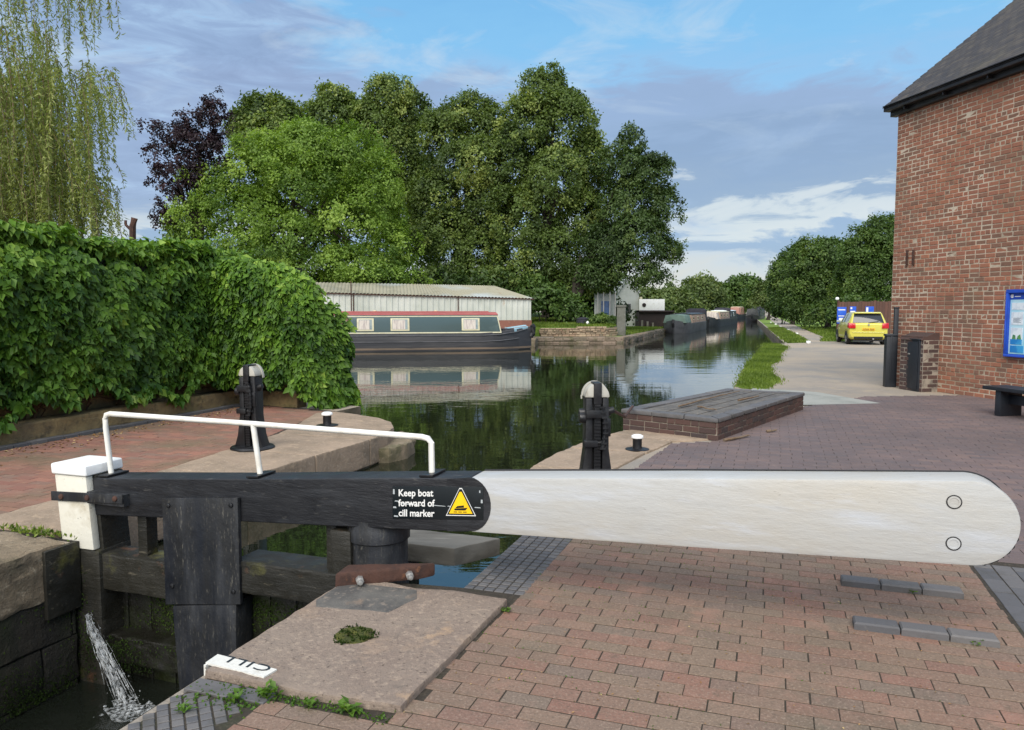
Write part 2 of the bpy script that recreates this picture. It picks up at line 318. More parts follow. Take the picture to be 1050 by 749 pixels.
M['darkgrowth'] = mat('darkgrowth', lin(34, 42, 22), .95, layers=[(12, 5, lin(22, 26, 14), .4, .6)], bump=(20, .05))
M['bark'] = mat('bark', lin(56, 50, 42), .95, layers=[(6, 6, lin(40, 36, 30), .45, .65, (3, 3, .5))], bump=[(14, .03, (2, 2, .4))])
M['twig'] = mat('twig', lin(116, 100, 82), .9, layers=[(9, 5, lin(104, 80, 58), .45, .65)])
M['stem'] = mat('stem', lin(96, 72, 52), .95, layers=[(9, 5, lin(60, 48, 36), .45, .65)], bump=(30, .01))
M['moss'] = mat('moss', lin(66, 74, 26), .98, layers=[(24, 6, lin(98, 98, 34), .45, .65), (9, 6, lin(54, 48, 30), .5, .68)], bump=(90, .02))
M['litter'] = mat('litter', rough=.95, rand=[lin(150, 112, 66), lin(118, 86, 52), lin(176, 140, 92), lin(96, 72, 48), lin(186, 160, 110)])
M['turq'] = mat('turq', lin(90, 170, 166), .7, layers=[(9, 5, lin(60, 130, 128), .45, .65)])
# foliage
M['creeper'] = leafmat('creeper', (.022, .065, .010, 1), (.12, .235, .024, 1), (.36, .50, .08, 1), .28, .5, .28)
M['creeper_pale'] = leafmat('creeper_pale', (.03, .085, .01, 1), (.08, .18, .02, 1), (.2, .3, .05, 1), .3, .45, .3)
M['bush'] = leafmat('bush', (.06, .125, .02, 1), (.22, .34, .056, 1), (.40, .52, .11, 1), .42)
M['lime'] = leafmat('lime', (.026, .052, .013, 1), (.135, .20, .044, 1), (.42, .47, .13, 1), .35)
M['darktree'] = leafmat('darktree', (.022, .045, .013, 1), (.07, .12, .03, 1), (.17, .23, .06, 1), .3)
M['copper'] = leafmat('copper', (.010, .005, .008, 1), (.024, .011, .016, 1), (.055, .024, .03, 1), .15)
M['willow'] = leafmat('willow', (.12, .155, .035, 1), (.25, .30, .08, 1), (.40, .43, .16, 1), .42)
M['hedgerow'] = leafmat('hedgerow', (.03, .06, .014, 1), (.085, .15, .032, 1), (.19, .26, .06, 1), .33)
M['fartree'] = leafmat('fartree', (.05, .08, .026, 1), (.12, .17, .05, 1), (.24, .28, .085, 1), .33)
M['grass'] = leafmat('grass', (.07, .115, .016, 1), (.165, .235, .034, 1), (.30, .36, .075, 1), .4)
M['wall_moss'] = leafmat('wall_moss', (.012, .022, .004, 1), (.03, .055, .008, 1), (.07, .10, .016, 1), .1, .8, .1)
M['weed'] = leafmat('weed', (.05, .11, .015, 1), (.12, .23, .03, 1), (.22, .34, .06, 1), .4)

def water_mat(name, deep, rough, bumps):
    m = bpy.data.materials.new(name); m.use_nodes = True; nt = m.node_tree
    bs = nt.nodes['Principled BSDF']
    bs.inputs['Base Color'].default_value = deep; bs.inputs['Roughness'].default_value = rough
    bs.inputs['IOR'].default_value = 1.6; bs.inputs['Specular IOR Level'].default_value = .75
    tc = nt.nodes.new('ShaderNodeTexCoord').outputs['Object']; prev = None
    for sc, dist, st in bumps:
        mp = nt.nodes.new('ShaderNodeMapping'); mp.inputs['Scale'].default_value = st; nt.links.new(tc, mp.inputs[0])
        n = nd(nt, 'ShaderNodeTexNoise', i_Scale=sc, i_Detail=3.0, i_Roughness=.5, i_Distortion=.4); nt.links.new(mp.outputs[0], n.inputs['Vector'])
        b = nd(nt, 'ShaderNodeBump', i_Strength=1.0, i_Distance=dist); nt.links.new(n.outputs['Fac'], b.inputs['Height'])
        if prev: nt.links.new(prev, b.inputs['Normal'])
        prev = b.outputs[0]
    nt.links.new(prev, bs.inputs['Normal'])
    return m
M['canal'] = water_mat('canal', (.012, .015, .008, 1), .015, [(.45, .007, (.6, 1.3, 1)), (2.2, .0022, (.5, 1.3, 1)), (6, .0006, (.8, 1.2, 1))])
M['lockwater'] = water_mat('lockwater', (.010, .012, .009, 1), .04, [(3, .02, (1, 1, 1)), (9, .01, (1, 1, 1))])
M['foam'] = mat('foam', lin(226, 230, 232), .6, layers=[(30, 5, lin(190, 196, 198), .45, .6)])
def foam_mat(m):
    nt = m.node_tree; bs = nt.nodes['Principled BSDF']
    n = nd(nt, 'ShaderNodeTexNoise', i_Scale=38.0, i_Detail=6.0, i_Roughness=.7); mp = nt.nodes.new('ShaderNodeMapping'); mp.inputs['Scale'].default_value = (1.3, 1.3, .45); nt.links.new(nt.nodes.new('ShaderNodeTexCoord').outputs['Object'], mp.inputs[0]); nt.links.new(mp.outputs[0], n.inputs['Vector'])
    nt.links.new(ramp(nt, n.outputs['Fac'], [(.42, (.0, .0, .0, 1)), (.70, (.62, .62, .62, 1))]), bs.inputs['Alpha'])
foam_mat(M['foam'])

# ------------------------------------------------------------------ leaves
def leaf_mesh(name, pos, ax, nr, L, W, tint, m, parent=None, fold=.2):
    N = len(pos)
    sh = np.array(base_of(parent)) if parent is not None else np.zeros(3)
    pos = pos - sh
    ax = ax / np.linalg.norm(ax, axis=1, keepdims=True)
    side = np.cross(ax, nr); side /= (np.linalg.norm(side, axis=1, keepdims=True) + 1e-9)
    nr = np.cross(side, ax)
    L = np.asarray(L).reshape(-1, 1) * np.ones((N, 1)); W = np.asarray(W).reshape(-1, 1) * np.ones((N, 1))
    v = np.empty((N, 4, 3))
    v[:, 0] = pos; v[:, 2] = pos + ax * L - nr * L * .12
    v[:, 1] = pos + ax * L * .42 + side * W * .5 + nr * W * fold
    v[:, 3] = pos + ax * L * .42 - side * W * .5 + nr * W * fold
    me = bpy.data.meshes.new(name)
    me.vertices.add(4 * N); me.vertices.foreach_set('co', v.reshape(-1).astype(np.float32))
    me.loops.add(6 * N)
    idx = (np.arange(N) * 4)[:, None] + np.array([0, 2, 1, 0, 3, 2])[None]
    me.loops.foreach_set('vertex_index', idx.reshape(-1).astype(np.int32))
    me.polygons.add(2 * N)
    me.polygons.foreach_set('loop_start', (np.arange(2 * N) * 3).astype(np.int32))
    me.update(calc_edges=True)
    a = me.attributes.new('tint', 'FLOAT', 'POINT'); a.data.foreach_set('value', np.repeat(tint, 4).astype(np.float32))
    me.materials.append(m)
    o = bpy.data.objects.new(name, me); COL.objects.link(o)
    if parent is not None: o.parent = parent
    return o
def unit(n, r=None):
    v = (r or rng).normal(size=(n, 3)); return v / np.linalg.norm(v, axis=1, keepdims=True)
def crown(name, lobes, m, parent, clumps, per, rc, L, W, fill=.3, flat=.55, droop=.4, seed=1, spread=.25):
    """lobes: (x,y,z,rx,ry,rz); tufts of leaves on the lobes' skins, some deeper inside"""
    g = np.random.default_rng(seed); lb = np.array(lobes, float); lb[:, 3:] *= .87
    ar = (lb[:, 3] * lb[:, 5]) ** 1.0; pr = ar / ar.sum()
    C = []; Nn = []; TB = []
    BD = unit(len(lb) * 16, g).reshape(len(lb), 16, 3); BH = g.uniform(.35, 1.15, (len(lb), 16)); BT = g.normal(size=(len(lb), 16)) * .13
    want = clumps
    while want > 0:
        k = g.choice(len(lb), size=want * 2, p=pr); d = unit(want * 2, g)
        d[:, 2] = np.where(d[:, 2] < -.55, -d[:, 2], d[:, 2])
        s = np.where(g.random(want * 2) < fill, g.uniform(.35, .85, want * 2), g.uniform(.84, 1.08, want * 2))
        bd = BD[k]; dt = np.einsum('nj,nmj->nm', d, bd); bi = dt.argmax(1); bm_ = dt.max(1)
        s *= .80 + (.30 + spread) * np.clip((bm_ - .72) / .26, 0, 1) ** 1.3 * BH[k, bi]
        tb = BT[k, bi]
        p = lb[k, :3] + d * lb[k, 3:] * s[:, None]
        q = ((p[:, None, :] - lb[None, :, :3]) / lb[None, :, 3:]); inside = (np.linalg.norm(q, axis=2) < .62)
        inside[np.arange(len(k)), k] = False
        ok = ~(inside.any(axis=1) & (g.random(len(k)) > .15)); p = p[ok][:want]; d = d[ok][:want]
        C.append(p); Nn.append(d); TB.append(tb[ok][:want]); want -= len(p)
    C = np.concatenate(C); Nn = np.concatenate(Nn); n = len(C)
    sz = g.uniform(.55, 1.35, n)
    t = np.clip(.33 + np.concatenate(TB) + .12 * g.normal(size=n), 0, .8)
    i = np.repeat(np.arange(n), per); K = len(i)
    off = g.normal(size=(K, 3)) * .5
    al = (off * Nn[i]).sum(1, keepdims=True); off -= Nn[i] * al * (1 - flat)
    off *= (rc * sz[i])[:, None]
    off[:, 2] -= droop * (off[:, 0] ** 2 + off[:, 1] ** 2) / max(rc, .01) * .5
    pos = C[i] + off
    nr = Nn[i] * 1.0 + unit(K, g) * .5 + np.array([0, 0, .4])
    ax = unit(K, g) + Nn[i] * .4 - np.array([0, 0, droop])
    return leaf_mesh(name, pos, ax, nr, L * g.uniform(.6, 1.35, K), W * g.uniform(.65, 1.25, K), np.clip(t[i] + .10 + .05 * g.normal(size=K), 0, 1), m, parent)
def plobes(spec, Y):
    """(px, py, rx_px, rz_px, dY, ry_m)"""
    out = []
    for s in spec:
        x, y, rx, rz = s[:4]; dY = s[4] if len(s) > 4 else 0
        p = PX(x, y, Y + dY); k = (Y + dY) / 780.0
        out.append((p[0], p[1], p[2], rx * k, s[5] if len(s) > 5 else max(rx * k * .9, .6), rz * k))
    return out
def trunk(name, base, top, r, m, parent, limbs=(), bend=.15):
    mb = MB(); b = Vector(base); t = Vector(top); n = 7
    pts = [b.lerp(t, i / (n - 1)) + Vector((math.sin(i * 1.3) * bend, math.cos(i * 1.7) * bend, 0)) * min(1, i / 2) for i in range(n)]
    rs = [r * (1.45 if i == 0 else 1 - .75 * i / (n - 1)) for i in range(n)]
    mb.tube(pts, rs, 9)
    for f, e in limbs:
        s0 = b.lerp(t, f); e = s0.lerp(Vector(e), .8); mid = s0.lerp(e, .5) + Vector((0, 0, .12 * (e - s0).length))
        k = r * (1 - .7 * f) * .55
        mb.tube([s0, s0.lerp(mid, .6), mid, mid.lerp(e, .6), e], [k, k * .85, k * .65, k * .4, k * .15], 6)
    return mb.build(name, m, parent, merge=False)
def tree(name, label, cat, group, base, top, r, lobes, leafm, clumps, per, rc, L, W, seed, **kw):
    t = thing(name, base, label, cat, group)
    limbs = [(.25 + .6 * (i / max(1, len(lobes))), l[:3]) for i, l in enumerate(lobes)]
    trunk('trunk', base, top, r, M['bark'], t, limbs)
    crown('crown', lobes, leafm, t, clumps, per, rc, L, W, seed=seed, **kw)
    return t

# ------------------------------------------------------------------ bricks
def bricks(items, ch=.006):
    """items: (frame T, cx, cy, l, w, z0, z1): chamfered blocks, each a loose piece of one mesh"""
    mb = MB(); vs = mb.v; fs = mb.f
    for T, cx, cy, l, w, z0, z1 in items:
        n = len(vs); l2, w2 = l / 2, w / 2
        j = [random.uniform(-.0008, .0008) for _ in range(4)]
        for (e, z) in ((0, z0), (0, z1 - ch), (ch, z1)):
            for q, (sx, sy) in enumerate(((-1, -1), (1, -1), (1, 1), (-1, 1))):
                vs.append(T(cx + sx * (l2 - e), cy + sy * (w2 - e), z + (j[q] if z == z1 else 0)))
        for k in (0, 4):
            for q in range(4):
                fs.append((n + k + q, n + k + (q + 1) % 4, n + k + 4 + (q + 1) % 4, n + k + 4 + q))
        fs.append((n + 8, n + 9, n + 10, n + 11))
    return mb
def inpoly(x, y, P):
    c = False; n = len(P)
    for i in range(n):
        x1, y1 = P[i][:2]; x2, y2 = P[i - 1][:2]
        if (y1 > y) != (y2 > y) and x < (x2 - x1) * (y - y1) / (y2 - y1) + x1: c = not c
    return c
def pave(poly, l, w, gap, z1, T=AB, holes=(), flip=False, jit=.002):
    """running bond over a polygon given in the frame T"""
    xs = [p[0] for p in poly]; ys = [p[1] for p in poly]; it = []
    y = min(ys) + w / 2; row = 0
    while y < max(ys):
        cr = []
        for i in range(len(poly)):
            (x1, y1), (x2, y2) = poly[i][:2], poly[i - 1][:2]
            if (y1 > y) != (y2 > y): cr.append((x2 - x1) * (y - y1) / (y2 - y1) + x1)
        cr.sort()
        for xl, xr in zip(cr[::2], cr[1::2]):
            x = min(xs) - l + (l / 2 + gap / 2 if row % 2 else 0) + random.uniform(-.008, .008)
            while x < xr:
                x0, x1 = max(x, xl), min(x + l, xr)
                if x1 - x0 > .02 and not any(inpoly((x0 + x1) / 2, y, h) for h in holes):
                    dz = random.uniform(-.0012, .0012)
                    it.append((T, (x0 + x1) / 2 + random.uniform(-jit, jit), y + random.uniform(-jit, jit) * .6, x1 - x0 + gap * .35, w, -.02, z1 + dz))
                x += l + gap
        y += w + gap; row += 1
    return it

# ================================================================== THE SETTING: ground, banks, water
R_EDGE = [AB(0, -9), AB(0, .17), AB(.70, .21), AB(.72, 3.0), AB(.10, 3.25), AB(.05, 3.63), AB(.1, 4.42), AB(.27, 5.4), AB(.53, 6.23), AB(.75, 6.5),
          (3.5, 12.75), (4.25, 14.6), (4.66, 15.9), (6.9, 22.4), (9.6, 29.4), (11.7, 35.4), (12.65, 35.2), (28.1, 86.1), (66, 211)]
R_LAND = R_EDGE + [(200, 900), (900, 900), (900, -40), (-2.6, -40)]
Q_EDGE = [AB(-2.25, -9), AB(-2.25, .18), AB(-2.52, .2), AB(-2.47, 2.4), AB(-2.42, 3.5), AB(-2.32, 4.4), AB(-2.36, 4.9), AB(-2.5, 5.4), AB(-2.75, 5.8), AB(-3.1, 6.12), AB(-3.6, 6.35), AB(-4.2, 6.55), AB(-4.15, 7.4)]
Q_LAND = Q_EDGE + [AB(-9, 8.4), (-30, 20), (-900, 26), (-900, -40), (-9, -40)]
L_EDGE = [(-900, 33), (-40, 31.5), (-8.4, 37.4), (1.15, 39.3), (1.4, 42.4), (6.25, 42.75), (7.0, 44.6), (12.6, 61.6), (21.7, 85), (60, 211)]
L_LAND = [(200, 900), (-900, 900)] + L_EDGE
mb = MB()
for p in (R_LAND, Q_LAND, L_LAND): mb.sheet(p, 0)
tag(mb.build('ground', M['dirt'], smooth=0, merge=False), kind='structure')
tag(MB().sheet([AB(-1500, .44), AB(-.02, .44), AB(-.02, .15), AB(9, .15), AB(46, 300), AB(-1500, 300)], -.32).build('canal_water', M['canal'], smooth=0), kind='structure')
tag(MB().sheet([AB(-2.6, -9), AB(.1, -9), AB(.1, .43), AB(-2.6, .43)], -1.02).build('lock_water', M['lockwater'], smooth=0), kind='structure')

def bank(name, pts, label, m, z1=.003, rag=.05):
    o = MB().skirt(pts, -2.4, z1).build(name, m, smooth=0, merge=False)
    return tag(o, label, 'bank wall')
bank('quay_wall', R_EDGE[2:11], 'worn pale stone canal wall below the nearer paved bank', M['quay_stone'])
bank('quay_wall', R_EDGE[10:], 'long low stone bank wall beside the grass verge and towpath', M['quay_stone'])
bank('quay_wall', Q_EDGE[2:], 'rounded concrete canal wall under the left lockside quay', M['quay_stone'])
bank('quay_wall', L_EDGE, 'far stone wharf wall beside the moored dark narrowboat', M['quay_stone'])

# grass sheets
def lawn(pts, z=.006):
    return tag(MB().sheet(pts, z).build('lawn', M['lawn'], smooth=0), kind='structure')
V1 = [(4.72, 15.5), (5.1, 15.2), (5.45, 15.9), (6.1, 17.2), (6.6, 19.3), (7.5, 22), (8.3, 23.5), (9.6, 27.2), (11.5, 31.7), (12.2, 34.9), (11.7, 35.35), (9.62, 29.4), (6.93, 22.4), (4.7, 15.9)]
V2 = [(12.9, 35.6), (14.1, 36.2), (15.6, 41), (30.8, 90), (69, 211), (66.1, 211), (28.2, 86)]
V3 = [(15.2, 37.5), (17.6, 37.5), (24, 40), (60, 90), (90, 211), (71, 211), (32.5, 90), (17.3, 42)]
lawn(V1); lawn(V2); lawn(V3)
V4 = [(1.8, 43.9), (6.2, 44.0), (6.9, 46), (12.3, 61.6), (21.2, 85), (59, 211), (-40, 211), (-40, 60), (1.0, 45)]
lawn(V4)
RL = [(1.35, 43.95), (3.9, 44.1), (5.4, 44.35), (6.2, 45.2), (6.6, 52), (6.6, 60), (-14, 60), (-14, 46.2), (1.3, 46.2)]
rise = lambda p: .52 + .05 * (p[1] - 44)
tag(MB().sheet(RL, rise).skirt([(p[0], p[1]) for p in RL], -.1, .52, closed=True).build('raised_lawn', M['lawn'], smooth=0, merge=False), kind='structure')
def grass(name, poly, n, h, w, m=M['grass'], z=0.0, seed=3):
    g = np.random.default_rng(seed)
    xs = [p[0] for p in poly]; ys = [p[1] for p in poly]; P = []
    while len(P) < n:
        x = g.uniform(min(xs), max(xs)); y = g.uniform(min(ys), max(ys))
        jx, jy = (g.normal() * .09, g.normal() * .09) if g.random() < .5 else (0, 0)
        if inpoly(x, y, poly): P.append((x + jx, y + jy, z(x, y) if callable(z) else z))
    P = np.array(P); ax = unit(n, g) * .55 + np.array([0, 0, 1.0]); ax[:, 2] = np.abs(ax[:, 2])
    t = np.clip(.4 + .22 * np.sin(P[:, 0] * 2.3) * np.cos(P[:, 1] * 1.9) + .12 * g.normal(size=n), 0, 1)
    o = leaf_mesh(name, P, ax, unit(n, g), h * g.uniform(.5, 1.4, n), w, t, m)
    return tag(o, kind='stuff')
grass('grass', [(x, y) for x, y in V1], 17000, .065, .022)
grass('grass', [(12.9, 35.6), (14.1, 36.2), (15.6, 41), (22, 62), (20.4, 60.5)], 9000, .14, .05, seed=4)
grass('grass', [(15.2, 37.5), (17.6, 37.5), (24, 43), (30, 62), (23.5, 62), (17.3, 42)], 9000, .2, .06, seed=5)
grass('grass', [(1.4, 44.0), (3.9, 44.15), (5.3, 44.4), (6.1, 45.2), (6.5, 52), (1.3, 52)], 9000, .14, .05, z=lambda x, y: .52 + .05 * (y - 44), seed=7)
grass('grass', [(6.9, 46), (12.3, 61.6), (9, 63), (6.7, 46)], 9000, .16, .06, seed=6)

# ------------------------------------------------------------------ paving
def paving(name, items, m, ch=.0012):
    return tag(bricks(items, ch).build(name, m, merge=False, smooth=0), kind='structure')
tag(MB().sheet([AB(.05, -2.9), AB(10.5, -2.9), AB(9.75, 3.0), AB(9.6, 6.4), AB(7.0, 12.96), AB(4.0, 11.58), AB(2.9, 9.7), AB(1.75, 5.9), AB(.95, 2.0), AB(.72, .25), AB(.05, .17)], .0112).build('paving_bed', M['bed'], smooth=0), kind='structure')
red = [(.42, -1.16), (.98, -1.16), (1.06, .1), (1.08, 1.55), (3.6, 1.75), (3.6, -2.8), (.42, -2.8)]
paving('red_paving', pave(red, .197, .092, .008, .0145, holes=[[(0, -1.15), (1.05, -1.15), (1.05, .16), (0, .16)]]), M['red_paver'])
paving('red_paving', pave([(3.98, -2.8), (5.4, -2.8), (5.4, 1.6), (3.98, 1.7)], .197, .092, .008, .0145), M['red_paver'])
TR = lambda x, y, z: AB(y, x, z)
paving('blue_paving', pave([(-2.8, 3.625), (1.7, 3.625), (1.7, 3.96), (-2.8, 3.96)], .213, .103, .008, .0145, T=TR), M['slate_brick'])
blue = [(1.12, 1.8), (9.8, 1.8), (9.6, 6.4), (7.0, 13.0), (4.0, 11.6), (2.9, 9.7), (2.84, 9.3), (1.74, 5.8), (1.25, 5.5), (.98, 3.0)]
weir_hole = [(0.6, 6.3), (1.75, 5.6), (3.0, 5.0), (4.0, 9.2)]
def wxy(x, y, z): return (x, y, z)
paving('blue_paving', pave(blue, .225, .105, .007, .0145), M['blue_paver'], ch=.0015)
chq = []
for ii in range(6):
    for jj in range(44):
        chq.append((AB, .735 + ii * .062, .27 + jj * .062, .055, .046, -.02, .0165))
DG = lambda x, y, z: AB((x - y) * .7071 + .2, (x + y) * .7071 - 1.62, z)
for ii in range(-22, 23):
    for jj in range(-22, 23):
        x_, y_ = ii * .052, jj * .052; a_, b_ = (x_ - y_) * .7071 + .2, (x_ + y_) * .7071 - 1.62
        if .035 < a_ < .37 and -2.05 < b_ < -1.275: chq.append((DG, x_, y_, .044, .044, -.02, .0168))
chq += [(AB, .14, -1.205, .22, .10, -.02, .022), (AB, .35, -1.2, .16, .09, -.02, .02)]
paving('chequer_paving', chq, M['slate_brick'], ch=.003)
paving('quay_paving', pave([(-3.35, -1.5), (-5.98, -1.5), (-5.98, 6.9), (-4.35, 6.6), (-3.85, 4.9), (-3.15, 2.2), (-3.4, .6)], .215, .103, .008, .012), M['quay_paver'])
tag(MB().sheet([AB(-2.6, -2), AB(-6.4, -2), AB(-6.4, 7.1), AB(-4.2, 6.7), AB(-3.1, 5), AB(-2.6, 1)], .0092).build('quay_bed', M['bed'], smooth=0), kind='structure')
# kerb of blue bricks under the creeper wall
it = [(TR, b, -6.06, .215, .1, -.02, .05 + random.uniform(-.004, .004)) for b in np.arange(-1.5, 7.3, .225)]
tag(bricks(it).build('brick_kerb', M['slate_brick'], merge=False, smooth=0), kind='structure')
# pale concrete wedge and leaf litter
tag(MB().sheet([(4.95, 15.55), (5.95, 14.75), (6.35, 13.0), (4.85, 12.75), (3.8, 12.75)], .016).build('concrete_apron', M['concrete'], smooth=0), kind='structure')
g = np.random.default_rng(5); n = 420
bb = g.uniform(.5, 6.9, n); aa = -5.98 + np.abs(g.normal(0, .32, n))
P = np.array([AB(a, b, .016) for a, b in zip(aa, bb)]); ax = unit(n, g); ax[:, 2] *= .15
tag(leaf_mesh('leaf_litter', P, ax, unit(n, g) * .3 + np.array([0, 0, 1]), g.uniform(.025, .055, n), .03, g.random(n), M['litter'], fold=.25), kind='stuff')

# coping stones along the left quay
def stone(mb, pts, z0, z1): mb.prism(pts, lambda p, q, t: AB(p, q, t), z0, z1)
qin = lambda b: -2.25 if b < .18 else (-2.49 + .04 * b if b < 4.4 else None)
t = thing('quay_coping', AB(-2.9, 2, 0), 'pale worn coping stones edging the left lockside quay up to its rounded end', 'coping')
cuts = [-2.2, -1.0, .14]
for b0, b1 in zip(cuts[:-1], cuts[1:]):
    mb = MB(); stone(mb, [(-2.23, b0 + .006), (-2.23, b1 - .006), (-3.3, b1 - .006), (-3.3, b0 + .006)], -.34, .035)
    mb.build('coping_stone', M['lock_cop'], t, bevel=.03, rough=(6, .018, .07))
cuts = [.22, 1.15, 2.25, 3.35, 4.45]
for b0, b1 in zip(cuts[:-1], cuts[1:]):
    i0 = -2.50 + .045 * b0; i1 = -2.50 + .045 * b1; o0 = -3.36 - .12 * max(0, b0 - 2); o1 = -3.36 - .12 * max(0, b1 - 2)
    mb = MB(); stone(mb, [(i0, b0 + .006), (i1, b1 - .006), (o1, b1 - .006), (o0, b0 + .006)], -.30, .03)
    mb.build('coping_stone', M['coping'], t, bevel=.018, rough=(5, .008, .14))
rd = [(-2.3, 4.46), (-2.34, 4.95), (-2.48, 5.42), (-2.74, 5.83), (-3.1, 6.15), (-3.6, 6.37), (-4.15, 6.55), (-4.3, 6.3), (-3.95, 5.4), (-3.65, 4.46)]
mb = MB(); stone(mb, rd, -.30, .03); mb.build('coping_stone', M['coping'], t, bevel=.02, rough=(5, .006, .16))
# a lower footing block at the rounded nose, at the waterline
rd2 = [(-2.2, 4.75), (-2.12, 5.1), (-2.2, 5.5), (-2.42, 5.86), (-2.7, 6.1), (-2.9, 5.9), (-2.6, 5.2), (-2.4, 4.7)]
mb = MB(); stone(mb, rd2, -.5, -.13); tag(mb.build('footing_block', M['quay_stone'], bevel=.03, rough=(4, .02, .15)), 'dark weathered footing block at the rounded nose of the left quay', 'stone block')
# right coping upstream of the recess
t = thing('quay_coping', AB(.5, 4.5, 0), 'broad sandy coping slabs under the right paddle gear and mooring stud', 'coping')
rc = [[(.74, 2.2), (.74, 3.0), (.10, 3.27), (.06, 3.62), (.85, 3.62), (1.1, 2.2)], [(.06, 3.64), (.1, 4.42), (.16, 4.75), (1.05, 4.75), (.86, 3.64)],
      [(.16, 4.77), (.27, 5.4), (.42, 5.9), (1.25, 5.6), (1.06, 4.77)], [(.42, 5.92), (.53, 6.23), (.72, 6.5), (1.72, 5.95), (1.26, 5.62)]]
for p in rc:
    mb = MB(); stone(mb, p, -.30, .022); mb.build('coping_stone', M['coping'], t, bevel=.015, rough=(5, .007, .14))

# chamber walls of the lock
t = thing('lock_wall', AB(-2.6, -3, -2.4), 'dark algae covered wall of the lock chamber left of the gate', 'lock wall')
mb = MB()
for k in range(6):
    z1 = -.34 - k * .32
    b = -5.0
    while b < .18:
        b2 = min(.18, b + random.uniform(.7, 1.1)); d = random.uniform(-.012, .012)
        stone(mb, [(-2.245 + d, b + .005), (-2.245 + d, b2 - .005), (-2.7, b2 - .005), (-2.7, b + .005)], z1 - .315, z1); b = b2
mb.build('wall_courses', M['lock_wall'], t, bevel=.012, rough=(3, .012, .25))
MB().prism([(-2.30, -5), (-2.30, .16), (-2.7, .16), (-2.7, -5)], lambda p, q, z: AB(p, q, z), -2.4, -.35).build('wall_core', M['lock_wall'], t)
mb = MB(); stone(mb, [(-2.205, -.07), (-2.205, .2), (-2.24, .2), (-2.24, -.07)], -.46, .012); stone(mb, [(-2.215, .185), (-2.215, .205), (-2.5, .205), (-2.5, .185)], -.46, .01)
mb.build('corner_plate', M['wet_shaded_timber'], t, bevel=.004)
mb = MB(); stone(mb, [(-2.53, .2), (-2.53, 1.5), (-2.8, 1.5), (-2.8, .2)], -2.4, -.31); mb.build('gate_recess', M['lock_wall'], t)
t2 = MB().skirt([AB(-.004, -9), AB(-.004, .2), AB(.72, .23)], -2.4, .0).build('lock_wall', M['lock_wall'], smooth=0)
tag(t2, 'hidden side wall of the lock chamber below the big stone slab', 'lock wall')

# big stone slab with painted marking
t = thing('stone_slab', AB(.5, -.5, 0), 'big rough sandstone slab beside the lock with a mossy round socket', 'stone slab')
sl = [(.03, -1.13), (.6, -1.15), (1.0, -1.12), (1.03, .09), (.68, .11), (.45, .07), (.03, .15)]
mb = MB(); stone(mb, sl, -.25, .048); mb.build('slab_body', M['sandstone'], t, bevel=.012, rough=(7, .0055, .05))
mb = MB(); stone(mb, [(.1, -.36), (.5, -.3), (.56, -.08), (.50, .04), (.04, .02), (.05, -.28)], .02, .0505); mb.build('slate_inset', M['stained_slate'], t, bevel=.003, rough=(5, .004, .06))
mb = MB(); mb.lathe(AB(.48, -.6, .0), [(.0, .052), (.07, .054), (.095, .051), (.1, .04), (.1, .02)][::-1], 18); mp_ = mb.build('moss_plug', M['moss'], t, rough=(3, .008, .02))
g = np.random.default_rng(4); n = 420; az_ = g.uniform(0, 6.283, n); rr_ = .1 * np.sqrt(g.random(n)) * (1 + .25 * np.sin(az_ * 3 + 1)); leaf_mesh('moss_tuft', np.array([AB(.48 + r * math.cos(q), -.6 + r * math.sin(q), .05) for r, q in zip(rr_, az_)]), unit(n, g) + np.array([0, 0, .5]), unit(n, g), g.uniform(.008, .022, n), .009, g.random(n) * .5, M['wall_moss'], mp_)
# the painted word, read from the lock side, wraps over the edge
def text_mesh(name, body, size, m, parent, T, extrude=.001, spacing=1.0, bold=0.0, align='LEFT'):
    cu = bpy.data.curves.new(name, 'FONT'); cu.body = body; cu.size = size; cu.extrude = extrude; cu.align_x = align
    cu.space_character = spacing; cu.offset = bold; cu.resolution_u = 3
    o = bpy.data.objects.new(name, cu); COL.objects.link(o)
    dg = bpy.context.evaluated_depsgraph_get(); me = bpy.data.meshes.new_from_object(o.evaluated_get(dg))
    bpy.data.objects.remove(o); bpy.data.curves.remove(cu)
    sh = base_of(parent) if parent is not None else Vector((0, 0, 0))
    for v in me.vertices: v.co = Vector(T(*v.co)) - sh
    me.materials.clear(); me.materials.append(m)
    q = bpy.data.objects.new(name, me); COL.objects.link(q)
    if parent is not None: q.parent = parent
    return q
mb = MB(); stone(mb, [(-.0, -1.085), (.335, -1.115), (.345, -1.035), (-.005, -1.0)], .045, .0548)
stone(mb, [(.002, -1.10), (.014, -1.10), (.014, -1.0), (.002, -1.0)], -.06, .05)
wp = mb.build('painted_marking', M['marking_white'], t)
text_mesh('lettering', 'CILL', .125, M['sign_black'], wp, lambda x, y, z: AB(.322 - x * 1.02, -1.022 - y * .62 - (.0 - x) * .09, .0556 + z), bold=.0, spacing=1.15)

